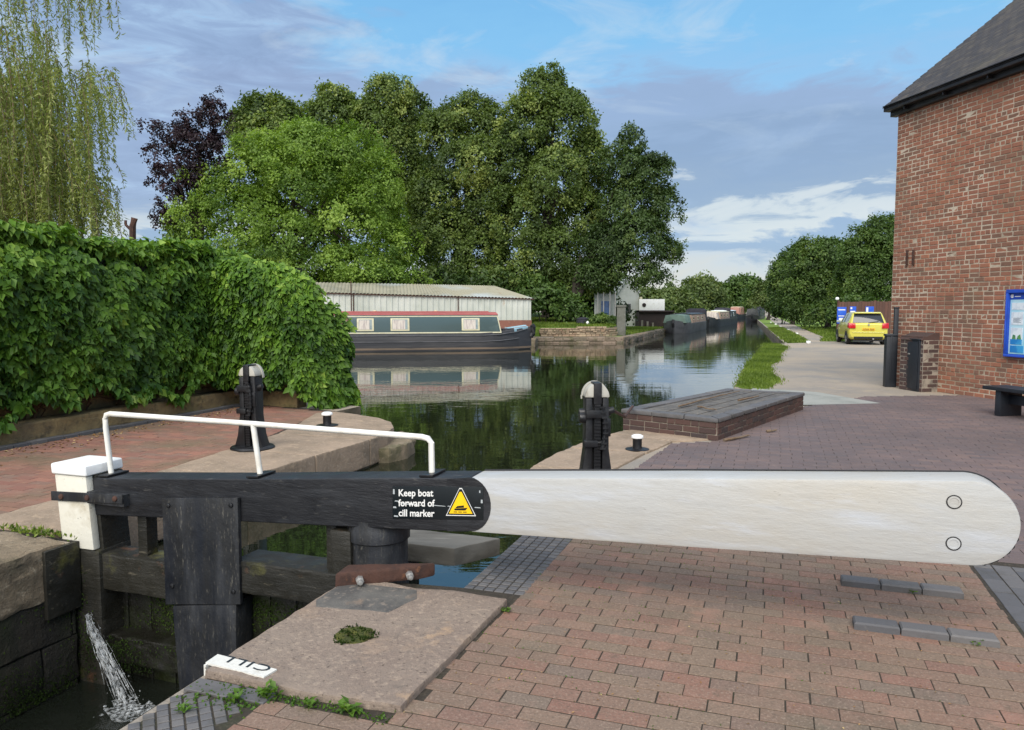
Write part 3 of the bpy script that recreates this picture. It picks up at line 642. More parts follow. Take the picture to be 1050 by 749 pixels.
# weeds round the slab
def weed(x, y, s, seed, label):
    g = np.random.default_rng(seed); n = 26
    tt = thing('weed', AB(x, y, .0), label, 'weed', 'weeds along the slab joint')
    az = g.uniform(0, 2 * math.pi, n); P = np.array([AB(x + g.normal() * .02 * s, y + g.normal() * .012, .015 + g.uniform(0, .03) * s) for _ in range(n)])
    ax = np.stack([np.cos(az), np.sin(az), g.uniform(.1, 1.1, n)], 1)
    leaf_mesh('leaves', P, ax, unit(n, g) * .4 + np.array([0, 0, 1]), g.uniform(.02, .05, n) * s, .02 * s, g.uniform(.2, .8, n), M['weed'], tt)
for i, (x, y, s, lb) in enumerate([(.80, -1.19, 1.3, 'largest green weed sprouting at the front edge of the stone slab'), (.42, -1.19, 1.25, 'small weed tuft beside the painted marking on the slab'),
        (.30, -1.26, .9, 'tiny weed among the studded blue bricks'), (.62, -1.2, .8, 'low weed between the two larger tufts under the slab'), (.16, -1.4, .8, 'straggly weed at the chamber edge on studded bricks'), (1.06, .0, .6, 'tiny weed at the back right corner of the slab'),
        (3.36, .36, .7, 'weed at the end of the nearer raised brick strip'), (3.18, 1.0, .55, 'weed under the farther raised brick strip')]): weed(x, y, s, 40 + i, lb)
g = np.random.default_rng(9); n = 500
tag(leaf_mesh('moss', np.array([AB(*( (g.uniform(.1, 1.0), -1.185 + g.normal() * .02) if i % 3 else (g.uniform(.05, .42), -1.28 + g.normal() * .035)), .016) for i in range(n)]), unit(n, g) + np.array([0, 0, .3]), unit(n, g), .016, .012, g.random(n) * .5, M['weed']), kind='stuff')
P = np.array([AB(-2.62 + g.normal() * .16, .2 + g.normal() * .035, .03) for _ in range(160)])
tag(leaf_mesh('moss', P, unit(160, g) + np.array([0, 0, .8]), unit(160, g), .04, .018, g.random(160), M['grass']), kind='stuff')

# raised brick foot strips
for lb, a0, a1, b in (('farther raised strip of three blue bricks on the red paving by the beam', 2.80, 3.44, 1.04), ('nearer raised strip of three blue bricks on the red paving', 2.81, 3.46, .40)):
    L = (a1 - a0) / 3
    o = bricks([(AB, a0 + L * (k + .5), b + random.uniform(-.004, .004), L - .006, .10, -.02, .052 + random.uniform(-.003, .003)) for k in range(3)], .008).build('foot_strip', M['slate_brick'], merge=False, smooth=0)
    tag(o, lb, 'foot strip', 'raised brick foot strips for pushing the beam')

g = np.random.default_rng(17); P = []
while len(P) < 900:
    a = 1.03 + abs(g.normal()) * 1.1; row = g.integers(0, 44); b = -2.8 + row * .1 - .003 + g.normal() * .004
    if math.sin(a * 3.1 + row * .7) + g.normal() * .6 > .75 and a < 3.6: P.append(AB(a, b, .0135))
P = np.array(P); tag(leaf_mesh('joint_moss', P, unit(900, g) + np.array([0, 0, .25]), unit(900, g), g.uniform(.004, .012, 900), .007, g.random(900) * .5, M['weed']), kind='stuff')
n = 260; P = np.array([AB(g.uniform(1.0, 3.5), g.uniform(-2.5, 1.4), .0185) for _ in range(n)]); ax = unit(n, g); ax[:, 2] *= .1
tag(leaf_mesh('leaf_crumbs', P, ax, unit(n, g) * .3 + np.array([0, 0, 1]), g.uniform(.006, .018, n), .008, g.random(n), M['litter'], fold=.2), kind='stuff')
# ------------------------------------------------------------------ the lock gate
gate = thing('lock_gate', AB(.03, .4, 0), 'black and white timber lock gate with its long balance beam and white handrail', 'lock gate')
F = lambda p, q, t: AB(p, t, q)
top = [(-2.12, .457), (-.83, .545), (.23, .63), (.79, .672), (1.95, .755), (3.29, .842)]
bot = [(-2.15, .19), (-.87, .26), (.22, .315), (.79, .35), (1.96, .385), (3.29, .432)]
def interp(L, a):
    for (x0, z0), (x1, z1) in zip(L[:-1], L[1:]):
        if a <= x1: return z0 + (z1 - z0) * (a - x0) / (x1 - x0)
    return L[-1][1]
BF, BB = .25, .47
pts = [(-2.12, interp(bot, -2.12)), (-.87, .26), (.22, .315), (.74, interp(bot, .74)), (.74, interp(top, .74)), (.23, .63), (-.83, .545), (-2.12, .457)]
mb = MB(); mb.prism(pts, F, BB, BF)
beam = mb.build('beam', M['black_paint'], gate, bevel=.014, seg=3); beam['label'] = 'black painted inner half of the beam'
cx, cz, rr = 3.29, .637, .205
arc = [(cx + rr * math.cos(a), cz + rr * math.sin(a)) for a in np.linspace(-math.pi / 2, math.pi / 2, 22)]
pts = [(.742, interp(bot, .742)), (1.96, .385)] + arc + [(1.95, .755), (.742, interp(top, .742))]
mb = MB(); mb.prism(pts, F, BB, BF)
wb = mb.build('beam', M['white_paint'], gate, bevel=.018, seg=2); wb['label'] = 'white painted outer half of the beam with rounded end'
pts = [(.60, interp(bot, .6) + .002)] + [(.745 + .13 * math.cos(a), .513 + .158 * math.sin(a)) for a in np.linspace(-math.pi / 2, math.pi / 2, 16)] + [(.60, interp(top, .6) - .006)]
mb = MB(); mb.prism(pts, F, BF + .01, BF - .003); mb.build('beam_paint_end', M['black_paint'], gate)
mb = MB(); e_ = [(a, z + .003) for a, z in [(.76, interp(top, .76)), (1.95, .755)]] + [(cx + (rr + .001) * math.cos(a), cz + (rr + .001) * math.sin(a)) for a in np.linspace(math.pi / 2, -.9, 22)]
mb.tube([AB(a, BB - .012, z) for a, z in e_], .006, 6); q = mb.build('edge_strip', M['black_plastic'], wb)
for a, z in ((3.215, .735), (3.22, .535)):
    mb = MB()
    def T(x, y, zz, a=a, z=z): return AB(a + x, BF - zz, z + y)
    ring = [(.028, 0), (.028, .004), (.020, .004), (.020, .0015), (.0, .0015)]
    mb.lathe(None, ring, 20, T); nn = mb.build('bolt_plug', M['white_paint'], gate)
    mb = MB()
    for k in range(24):
        a0, a1 = 2 * math.pi * k / 24, 2 * math.pi * (k + 1) / 24
        mb.add([T(r * math.cos(q), r * math.sin(q), .0022) for q in (a0, a1) for r in (.029, .034)], [(0, 1, 3, 2)])
    mb.build('seal_ring', M['black_plastic'], nn)
g_ = random.Random(5)
for q in (-1.25, -1.1, -.98, -.82, -.66, -.5, -.3):
    r1 = rr + .001; d = g_.uniform(.02, .06); e = g_.uniform(.006, .016)
    MB().prism([(cx + (r1 - e) * math.cos(q), cz + (r1 - e) * math.sin(q)), (cx + (r1 - .004) * math.cos(q - d * 1.2), cz + (r1 - .004) * math.sin(q - d * 1.2)), (cx + (r1 + .001) * math.cos(q), cz + (r1 + .001) * math.sin(q)), (cx + (r1 - .003) * math.cos(q + d), cz + (r1 - .003) * math.sin(q + d))], F, BF + .02, BF + .004).build('paint_chip', M['black_plastic'], wb)
# posts
def lean(a, b, z): return AB(a + (.09 * (.48 - z) if z > -.1 else .09 * .58), b, z)
mb = MB(); mb.box(-2.412, -2.10, .262, .5, -.1, .476, lean); mb.build('gate_post', M['wet_shaded_timber'], gate, bevel=.01)
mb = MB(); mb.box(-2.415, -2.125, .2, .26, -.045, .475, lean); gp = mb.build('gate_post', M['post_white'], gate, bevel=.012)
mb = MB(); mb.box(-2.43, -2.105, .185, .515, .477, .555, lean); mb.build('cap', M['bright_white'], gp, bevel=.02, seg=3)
mb = MB(); mb.box(-2.42, -2.09, .21, .5, -2.2, -.047, lean); mb.build('gate_post', M['wet_shaded_timber'], gate, bevel=.02, rough=(4, .006, .2))
mb = MB(); mb.prism([(-2.44, .285), (-1.79, .315), (-1.79, .378), (-2.44, .352)], F, .2, .186); st = mb.build('strap', M['black_worn'], gate, bevel=.004)
for a, z in ((-2.34, .322), (-2.10, .333), (-1.85, .347)):
    mb = MB(); mb.lathe(None, [(.02, 0), (.018, .01), (.008, .015)], 10, lambda x, y, zz, a=a, z=z: AB(a + x, .186 - zz, z + y)); mb.build('bolt', M['rust'], st)
# filler blocks between strap and beam
mb = MB(); mb.box(-2.12, -1.79, .2, .249, .29, .372, AB); mb.build('packer', M['black_worn'], gate)
# paddle cover plate
mb = MB(); mb.prism([(-1.475, -.36), (-.86, -.28), (-.86, .425), (-1.475, .372)], F, .246, .215); pc = mb.build('paddle_cover', M['black_worn'], gate, bevel=.004)
for a, z in ((-1.42, .33), (-.91, .375), (-1.41, -.22), (-.91, -.2)):
    mb = MB(); mb.lathe(None, [(.017, 0), (.015, .009), (.006, .013)], 10, lambda x, y, zz, a=a, z=z: AB(a + x, .215 - zz, z + y)); mb.build('bolt', M['black_iron'], pc)
mb = MB(); mb.prism([(-1.36, -1.5), (-.93, -1.5), (-.90, -.285), (-1.43, -.365)], F, .4, .222); mb.build('paddle_guide', M['black_worn'], gate, bevel=.015, rough=(3, .004, .2))
# rails and sheeting
mb = MB(); mb.box(-2.14, -1.44, .235, .45, -.33, -.075, AB); mb.build('gate_rail', M['wet_shaded_timber'], gate, bevel=.012, rough=(5, .006, .1))
mb = MB(); mb.box(-.93, -.1, .235, .50, -.21, -.0, AB); mb.build('gate_rail', M['wet_shaded_timber'], gate, bevel=.012, rough=(5, .006, .1))
mb = MB(); mb.box(-2.14, -.1, .25, .45, -.86, -.66, AB); mb.build('gate_rail', M['algae_shaded_timber'], gate, bevel=.015, rough=(5, .01, .12))
mb = MB(); mb.box(-2.14, -.1, .27, .45, -1.5, -1.2, AB); mb.build('gate_rail', M['algae_shaded_timber'], gate, bevel=.015, rough=(4, .01, .15))
mb = MB(); a = -2.2
while a < -.05:
    mb.box(a + .004, a + .2, .40 + random.uniform(0, .008), .45, -2.2, -.09, AB); a += .205
mb.build('sheeting', M['algae_shaded_timber'], gate, bevel=.006, rough=(3, .004, .2))
mb = MB(); mb.box(-1.78, -1.70, .3, .4, -.08, .24, AB); mb.build('strut', M['wet_shaded_timber'], gate, bevel=.006)
mb = MB(); mb.box(-.27, -.2, .32, .4, -.01, .28, AB); mb.build('strut', M['wet_shaded_timber'], gate, bevel=.006)
# hinge post
mb = MB(); c = AB(.04, .44, 0)
mb.lathe((c[0], c[1], 0), [(.19, -2.2), (.19, .0), (.185, .02), (.185, .19), (.2, .2), (.2, .27), (.195, .28), (.195, .34)], 20)
mb.build('hinge_post', M['black_worn'], gate)
mb = MB(); mb.box(-.2, -.06, .26, .45, -2.0, .27, AB); mb.build('hinge_post', M['wet_shaded_timber'], gate, bevel=.012, rough=(4, .006, .15))
# handrail
def rp(a, z, b=.34): return AB(a, b, z)
path = [(-2.04, .47), (-2.075, .80), (-2.078, .865), (-2.065, .895), (-2.03, .905), (-.8, .893), (.40, .874), (.44, .866), (.46, .84), (.462, .66)]
hr = MB().tube([rp(*p) for p in path], .0185, 12).build('handrail', M['rail_white'], gate, merge=False)
MB().tube([rp(-.82, .885), rp(-.775, .56)], .0185, 12).build('rail_post', M['rail_white'], hr, merge=False)
for a, z in ((-2.03, .467), (-.775, .553), (.462, .65)):
    sl = .072
    mb = MB(); mb.hexa([AB(a - .045, .255, z - .045 * sl), AB(a + .045, .255, z + .045 * sl), AB(a + .045, .445, z + .045 * sl), AB(a - .045, .445, z - .045 * sl),
                        AB(a - .045, .255, z + .014 - .045 * sl), AB(a + .045, .255, z + .014 + .045 * sl), AB(a + .045, .445, z + .014 + .045 * sl), AB(a - .045, .445, z + .014 - .045 * sl)])
    mb.build('rail_foot', M['black_iron'], hr, bevel=.003)
# warning sign
SG = lambda x, z, t: AB(.245 + x, BF - t, .385 + z + x * .075)
mb = MB(); mb.prism([(0, 0), (.585, 0), (.585, .195), (0, .195)], SG, -.002, .006); sg = mb.build('warning_sign', M['sign_black'], gate, bevel=.002)
sg['label'] = 'black sign with white words and a yellow boat warning triangle'
for k, w in enumerate(('Keep boat', 'forward of', 'cill marker')):
    text_mesh('lettering', w, .058, M['sign_white'], sg, lambda x, y, z, k=k: SG(.04 + x * .94, .138 - k * .061 + y, .0068 + z), extrude=.0006, bold=.0012)
def tri(s, cxx=.445, cyy=.098): return [(cxx - .095 * s, cyy - .075 * s), (cxx + .095 * s, cyy - .075 * s), (cxx + .008 * s, cyy + .09 * s), (cxx - .008 * s, cyy + .09 * s)]
tg = MB().prism(tri(1.0), SG, .005, .0072).build('warning_triangle', M['sign_white'], sg)
MB().prism(tri(.93), SG, .005, .0080).build('triangle_border', M['sign_black'], tg)
MB().prism(tri(.78, .445, .0955), SG, .005, .0088).build('triangle_field', M['sign_yellow'], tg)
mb = MB(); o = lambda x, y: (.445 + x, .06 + y)
mb.prism([o(-.04, -.004), o(.03, -.004), o(.044, .012), o(-.04, .006)], SG, .005, .0094)
mb.prism([o(-.034, .008), o(.022, .013), o(.02, .026), o(-.02, .022), o(-.03, .014)], SG, .005, .0094)
for k in range(3): mb.prism([o(-.045 + k * .03, -.016), o(-.022 + k * .03, -.016), o(-.022 + k * .03, -.011), o(-.045 + k * .03, -.011)], SG, .005, .0094)
mb.build('boat_symbol', M['sign_black'], tg)
for x, z, l, h in ((.004, .15, .012, .03), (.004, .065, .022, .010), (.008, .012, .03, .008), (.57, .1, .012, .02), (.56, .16, .008, .014), (.05, .09, .17, .004), (.25, .083, .1, .004), (.36, .078, .03, .004), (.53, .072, .04, .005), (.015, .105, .03, .006)):
    MB().prism([(x, z), (x + l, z - l * .06), (x + l * .9, z + h - l * .06), (x + l * .1, z + h)], SG, .005, .0066).build('scuff', M['scuff'], sg)
# upstream walkway beam behind the gate
mb = MB(); mb.prism([(-.22, 1.02), (.31, 1.02), (.53, 1.36), (-.22, 1.36)], lambda p, q, t: AB(p, q, t), -.16, -.03)
mb.build('walkway_plank', M['grey_timber'], gate, bevel=.008, rough=(4, .005, .12))
mb = MB(); mb.box(-.2, -.1, .62, 1.3, -.6, -.16, AB); mb.build('walkway_bearer', M['wet_shaded_timber'], gate)
# collar strap on the slab
t = thing('anchor_strap', AB(.28, .12, .05), 'rusty iron anchor strap holding the hinge post to the stone slab', 'anchor strap')
mb = MB(); mb.hexa([AB(.035, -.07, .04), AB(.43, .21, .04), AB(.50, .30, .04), AB(.02, .10, .04), AB(.035, -.07, .125), AB(.43, .21, .125), AB(.50, .30, .125), AB(.02, .10, .125)])
mb.build('strap_bar', M['rust'], t, bevel=.012, rough=(4, .003, .06))
for a, b in ((.15, .01), (.385, .178)):
    d = Vector(AB(.28, -.40)) - Vector(AB(0, 0)); d.normalize()
    c = Vector(AB(a, b, .08))
    mb = MB(); mb.tube([c + d * -.01, c + d * .04], .024, 6); mb.tube([c + d * .04, c + d * .07], .014, 10); mb.build('bolt', M['steel'], t, bevel=.002)
UU_, VV_ = np.array([UX, UY, 0]), np.array([UY, -UX, 0])
# water spurting through the gate's left joint
mb = MB(); g = np.random.default_rng(3)
for k in range(40):
    s = g.normal(size=4) * .015; f = g.uniform(.75, 1.15)
    p = [AB(-2.13 + .5 * f * q ** 1.4 + s[0] * (.6 + 1.4 * q) + g.normal() * .007, .18 - .14 * f * q + s[1], -.50 - .22 * q - .32 * q * q * (1 / f) + s[2]) for q in np.linspace(g.uniform(0, .4), g.uniform(.7, 1.05), 9)]
    r = g.uniform(.001, .003); mb.tube(p, [r * x for x in (.3, .8, 1, .7, 1.1, .9, 1.2, .8, .3)], 5)
for k in range(90):
    c = AB(-1.56 + g.normal() * .12, .02 + g.normal() * .06, -1.012 + abs(g.normal()) * .012); r = g.uniform(.004, .014)
    mb.lathe(c, [(.0, -r * .4), (r, -r * .1), (r * .7, r * .3), (0, r * .4)], 7)
for k in range(240):
    q = g.random() ** .7; s = g.normal(size=3) * (.010 + .045 * q)
    c = AB(-2.13 + .5 * q ** 1.4 + s[0], .18 - .14 * q + s[1] * .6, -.50 - .22 * q - .30 * q * q + s[2] * .7); r = g.uniform(.0018, .0055)
    mb.lathe(c, [(.0, -r * 1.6), (r, -r * .3), (r * .8, r * .6), (0, r * 1.4)], 6)
for wq in range(1):
    n0 = len(mb.v); NU, NV = 22, 7
    for i in range(NU):
        q = i / (NU - 1)
        for j in range(NV):
            w_ = (j / (NV - 1) - .5) * (.008 + .05 * q ** 1.4); k = g.normal() * .006 * (.4 + q)
            mb.v.append(AB(-2.13 + .46 * q ** 1.4 + w_ + .012 * wq + k, .17 - .12 * q + .014 * math.sin(j * 2.1 + i * .9 + wq) - .012 * wq, -.50 - .22 * q - .31 * q * q + .25 * abs(w_) * q + g.normal() * .004))
    mb.f += [(n0 + i * NV + j, n0 + i * NV + j + 1, n0 + (i + 1) * NV + j + 1, n0 + (i + 1) * NV + j) for i in range(NU - 1) for j in range(NV - 1)]
tag(mb.build('water_leak', M['foam'], merge=False), kind='stuff')
rg = [(-1.58 + (.20 + .06 * math.sin(q * 5 + 1)) * math.cos(q), .0 + (.11 + .04 * math.sin(q * 3)) * math.sin(q)) for q in np.linspace(0, 2 * math.pi, 30)[:-1]]
tag(MB().sheet([AB(*p) for p in rg], -1.012).build('water_foam', M['foam'], smooth=0), kind='stuff')
# wet moss hanging on the chamber wall and the gate timbers
g = np.random.default_rng(41); P = []
while len(P) < 9000:
    k = g.random()
    if k < .5: a, b, z = -2.238, g.uniform(-2.6, .15), -1.0 + .66 * g.random() ** 1.3
    elif k < .8: a, b, z = g.uniform(-2.05, -.2), .392, g.uniform(-1.0, -.3)
    elif k < .92: a, b, z = g.uniform(-2.1, -.15), .246, g.uniform(-.9, -.66)
    else: a, b, z = g.uniform(-2.35, -2.1), .205, g.uniform(-1.0, -.2)
    if math.sin(a * 5 + b * 4.3 + 1) * math.cos(z * 8 + b * 3 + a * 2) + .5 * g.normal() > .55: P.append(AB(a + abs(g.normal()) * .006 * (k < .5), b - abs(g.normal()) * .008 * (k >= .5), z))
P = np.array(P); n = len(P); nr = -UU_ + VV_ * .4 + unit(n, g) * .6
tag(leaf_mesh('wall_moss', P, np.array([0, 0, -1.0]) + unit(n, g) * .8, nr, g.uniform(.006, .02, n), .009, np.clip(.3 + .3 * np.sin(P[:, 2] * 9) + .1 * g.normal(size=n), 0, 1), M['wall_moss']), kind='stuff')

# ------------------------------------------------------------------ paddle gears, mooring studs
def paddle_gear(label, loc, rz, sc=1.0):
    t = thing('paddle_gear', loc, label, 'paddle gear', 'paddle gear posts beside the lock', rz)
    mb = MB(); mb.lathe((0, 0, 0), [(.24, 0), (.25, .01), (.25, .03), (.235, .045), (.1, .05)], 24); q = mb.build('base_plate', M['black_iron'], None)
    q.parent = t
    mb = MB()       # two cheeks widening to the foot, web between
    for s in (-1, 1):
        mb.prism([(s * .045, .04), (s * .18, .04), (s * .135, .18), (s * .104, .4), (s * .100, .855), (s * .045, .855)][::s], lambda p, q, u: (p, u, q), .085, -.085)
    mb.box(-.05, .05, -.03, .075, .04, .84)
    b = mb.build('body', M['black_iron'], None, bevel=.01); b.parent = t
    prof = [(.108 * math.cos(a), .86 + .12 * math.sin(a)) for a in np.linspace(0, math.pi, 17)]
    mb = MB(); mb.prism(prof, lambda p, q, u: (p, u, q), .085, -.085); c = mb.build('cap', M['cap_white'], None, bevel=.012); c.parent = t
    mb = MB()
    prof = [(.122, .835), (.122, .862)] + [(.118 * math.cos(a), .862 + .132 * math.sin(a)) for a in np.linspace(0.05, math.pi - .05, 17)] + [(-.122, .862), (-.122, .835)]
    inner = [(x * .92, .835 + (z - .835) * .93) for x, z in prof]
    n = len(prof)
    vs = [(x, u, z) for u in (.09, .055) for x, z in prof] + [(x, u, z) for u in (.09, .055) for x, z in inner]
    fs = []
    for i in range(n - 1):
        fs += [(i, i + 1, n + i + 1, n + i), (2 * n + i, 2 * n + i + 1, i + 1, i), (n + i, n + i + 1, 3 * n + i + 1, 3 * n + i)]
    mb.add(vs, fs); c2 = mb.build('cap_rim', M['cap_white'], None); c2.parent = t
    mb = MB(); mb.box(-.035, .035, -.105, .095, .80, .990); k = mb.build('rack_guide', M['black_iron'], None, bevel=.008); k.parent = t
    mb = MB(); mb.box(-.028, .028, -.085, -.06, .05, .95)      # toothed rack
    for i in range(26): mb.box(-.028, .028, -.10, -.084, .06 + i * .029, .074 + i * .029)
    k = mb.build('rack', M['black_iron'], None); k.parent = t
    mb = MB()       # curved toothed pawl arm in front
    pts = [(.035 + .03 * math.sin(q * 3), -.115, .78 - .36 * q) for q in np.linspace(0, 1, 9)]
    mb.tube(pts, .018, 8)
    for x, y, z in pts: mb.cbox((x, y - .016, z), (.05, .02, .014))
    k = mb.build('pawl', M['black_iron'], None); k.parent = t
    mb = MB()       # spindle bosses
    mb.tube([(-.15, 0, .72), (.0, 0, .72), (.13, 0, .72)], .036, 12); mb.tube([(.09, -.02, .73), (.16, -.02, .745)], .03, 12)
    mb.tube([(-.155, -.06, .68), (-.10, -.06, .68)], .045, 12); mb.tube([(-.12, -.08, .46), (.08, -.08, .46)], .026, 10)
    mb.cbox((-.02, -.1, .72), (.17, .06, .07)); mb.cbox((-.06, -.1, .46), (.12, .05, .06)); mb.cbox((.08, -.09, .6), (.07, .04, .16))
    k = mb.build('gear_box', M['black_iron'], None, bevel=.008); k.parent = t
    return t
paddle_gear('black iron paddle gear with white cap on the left quay by the creeper', AB(-3.3, 3.5, .012), R(-14))
paddle_gear('black iron paddle gear with white cap behind the beam, near the brick box', AB(.92, 2.76, .012), R(4))
def stud(label, loc, s=1.0):
    t = thing('mooring_stud', loc, label, 'mooring stud', 'white topped mooring studs')
    k = MB().lathe((0, 0, 0), [(.15 * s, 0), (.15 * s, .008), (.11 * s, .016), (.05 * s, .02)], 20).build('base_plate', M['black_iron'], None); k.parent = t
    k = MB().lathe((0, 0, 0), [(.062 * s, .012), (.058 * s, .04), (.058 * s, .14 * s)], 16).build('stud_post', M['black_iron'], None); k.parent = t
    k = MB().lathe((0, 0, 0), [(.06 * s, .138 * s), (.078 * s, .15 * s), (.076 * s, .172 * s), (.05 * s, .188 * s), (.0, .19 * s)], 16).build('cap', M['bright_white'], None); k.parent = t
stud('small black mooring stud with white cap on the left quay nose', AB(-3.42, 5.25, .03))
stud('small black mooring stud with white cap near the low brick box', AB(.93, 4.9, .022), .92)
for i, (px, py) in enumerate([(829, 352), (817, 343), (808, 339), (800, 335.5), (795, 333), (790, 331)]):   # whitened edging stones by the towpath
    r = (py - 316) / 780.0; Y = 1.65 / r * .99; X = (px - 525) / 780 * Y
    o = MB().cbox((X, Y, .05), (.18, .4, .13), R(-17)).build('edging_stone', M['grey_stone'] if 0 else M['bright_white'], bevel=.05, rough=(2, .03, .3))
    tag(o, ['nearest whitened edging stone at the grass edge left of the yellow car', 'second whitened edging stone along the towpath', 'third whitened edging stone along the towpath', 'fourth whitened edging stone along the towpath', 'fifth whitened edging stone along the towpath', 'farthest whitened edging stone along the towpath'][i], 'edging stone', 'whitened edging stones along the towpath')

# ------------------------------------------------------------------ low brick box with slab top (weir)
A0, A1, A2, A3 = Vector((2.54, 9.32)), Vector((4.70, 12.2)), Vector((3.66, 12.85)), Vector((1.50, 10.22))
t = thing('brick_weir_box', (3.1, 11.1, 0), 'low dark brick box with slate rim at the water edge', 'brick box')
def edge_frame(p, q, out):
    d = (q - p).normalized(); nrm = Vector((d.y, -d.x)) * out
    return lambda x, z, y: (p.x + d.x * x + nrm.x * y, p.y + d.y * x + nrm.y * y, z)
def brickface(p, q, z0, z1, L, H, gap, out, header=.12, zf=None):
    T3 = edge_frame(p, q, out); ln = (q - p).length; it = []; z = z0; row = 0
    TT = lambda x, y, z: T3(x, y, z)
    while z + H <= z1 + .02:
        x = 0.0 if row % 2 == 0 else -L / 2; row += 1
        while x < ln:
            l = L if random.random() > header else L * .5
            x0 = max(0, x); x1 = min(ln, x + l)
            if x1 - x0 > .03 and not (zf and not zf((x0 + x1) / 2, z + H / 2)):
                it.append((TT, (x0 + x1) / 2, z + H / 2 + random.uniform(-.002, .002), x1 - x0 - gap, H - gap, -.05, .008 + random.uniform(-.004, .003)))
            x += l
        z += H
    return it
bx = []
for p, q, o in ((A0, A1, 1), (A3, A0, 1), (A1, A2, 1), (A2, A3, 1)): bx += brickface(p, q, .0, .23, .225, .078, .010, o)
bricks(bx, .006).build('brick_sides', M['dark_brick'], t, merge=False, smooth=0)
cen = (A0 + A1 + A2 + A3) / 4
sh = lambda k: [tuple(cen + (p - cen) * k) for p in (A0, A1, A2, A3)]
def off(k):      # polygon inset by k metres
    P = (A0, A1, A2, A3); o = []
    for i in range(4):
        a, b, c = P[i - 1], P[i], P[(i + 1) % 4]
        n1 = (b - a).normalized(); n2 = (c - b).normalized()
        n1 = Vector((-n1.y, n1.x)); n2 = Vector((-n2.y, n2.x))
        o.append(b + (n1 + n2) / (1 + n1.dot(n2)) * k)
    return o
MB().prism([tuple(p) for p in off(.004)], lambda p, q, z: (p, q, z), -1.2, .236).build('mortar_core', M['mortar_dark'], t)
mb = MB(); o_, i_ = off(-.02), off(.16)
for k in range(4):
    a, b, c, d = o_[k], o_[(k + 1) % 4], i_[(k + 1) % 4], i_[k]
    nseg = max(2, int((b - a).length / .42))
    for s in range(nseg):
        f0, f1 = s / nseg + .003, (s + 1) / nseg - .003
        P = [a.lerp(b, f0), a.lerp(b, f1), d.lerp(c, f1), d.lerp(c, f0)]
        mb.prism([tuple(p) for p in P], lambda p, q, z: (p, q, z), .237, .288 + random.uniform(-.003, .003))
mb.build('rim_stone', M['slate_brick'], t, bevel=.01)
mb = MB(); ii = off(.165); nb = 9
for k in range(nb):
    f0, f1 = k / nb + .003, (k + 1) / nb - .003
    P = [ii[0].lerp(ii[3], f0), ii[1].lerp(ii[2], f0), ii[1].lerp(ii[2], f1), ii[0].lerp(ii[3], f1)]
    mb.prism([tuple(p) for p in P], lambda p, q, z: (p, q, z), .237, .270 + random.uniform(-.004, .004))
mb.build('deck_board', M['stained_slate'], t, bevel=.005)
def twig(label, p, q, r, z):
    P = Vector((*p, z + r)); Q = Vector((*q, z + r)); pts = [P.lerp(Q, f) + Vector((math.sin(f * 9) * .02, math.cos(f * 7) * .02, abs(math.sin(f * 5)) * .008)) for f in np.linspace(0, 1, 7)]
    tag(MB().tube(pts, r, 6, r * .5).build('twig', M['twig'], merge=False), label, 'twig', 'dead twigs lying about the brick box')
twig('bent dead branch lying across the brick box top', (3.3, 11.0), (3.75, 11.5), .018, .29)
twig('long thin twig along the left of the brick box top', (2.3, 10.4), (3.3, 11.8), .014, .285)
twig('short twig near the front of the brick box top', (2.55, 10.35), (2.7, 10.0), .014, .285)
twig('pale stick on the paving at the foot of the brick box', (2.6, 9.22), (3.0, 9.55), .02, .012)
twig('short brown stick on the paving beside the brick box', (3.35, 9.9), (3.5, 9.98), .02, .012)
twig('crooked twig along the far rim of the brick box', (2.7, 11.0), (3.7, 12.3), .012, .285)
# boom pole reaching from the box to the paddle gear
tag(MB().tube([(1.0, 7.75, .62), (1.3, 8.7, .4), (1.62, 10.15, .33)], .018, 8).build('iron_rod', M['rust'], merge=False), 'thin rusty rod running from the right paddle gear to the brick box', 'rod')

# ================================================================== BRICK BUILDING on the right
W0, W1 = Vector((8.10, 16.3)), Vector((10.25, 5.75))      # wall foot, far corner to near
wd = (W1 - W0).normalized(); wn = Vector((wd.y, -wd.x)) * -1
if wn.x > 0: wn = -wn                                        # outward: towards the canal
WL = (W1 - W0).length
WT = lambda x, y, z: (W0.x + wd.x * x + wn.x * y, W0.y + wd.y * x + wn.y * y, z)     # along, out, up
bld = thing('brick_building', (9.2, 12, 0), 'old red brick lockside building with dark tiled roof and black eaves', 'building')
it = []; z = 0.0; row = 0
while z < 5.62:
    x = -.0 if row % 2 == 0 else -.115; hd = (row % 6 == 5)
    while x < WL:
        l = .115 if (hd or random.random() < .03) else .232
        x0, x1 = max(0, x), min(WL, x + l)
        if x1 - x0 > .04: it.append((lambda a, b, c: WT(a, c, b), (x0 + x1) / 2 + random.uniform(-.003, .003), z + .0425 + random.uniform(-.003, .003), x1 - x0 - random.uniform(.010, .018), .0735, -.03, random.uniform(-.004, .006)))
        x += l
    z += .085; row += 1
bricks(it, .007).build('brick_face', M['wall_brick'], bld, merge=False, smooth=0)
BK = lambda x, y, z: WT(x, y, z)
mb = MB(); mb.box(.0, WL, -7.0, -.004, -.3, 5.75, BK); mb.build('wall', M['mortar'], bld)
gbk = brickface(W0, W0 - wn * 4, 0, 5.6, .232, .085, .013, -1 if True else 1)
bricks(gbk, .007).build('brick_face', M['wall_brick'], bld, merge=False, smooth=0)
for x_ in (.42, .60): MB().box(x_, x_ + .05, .004, .03, 2.52, 2.84, BK).build('wall_anchor', M['rust'], bld, bevel=.005)
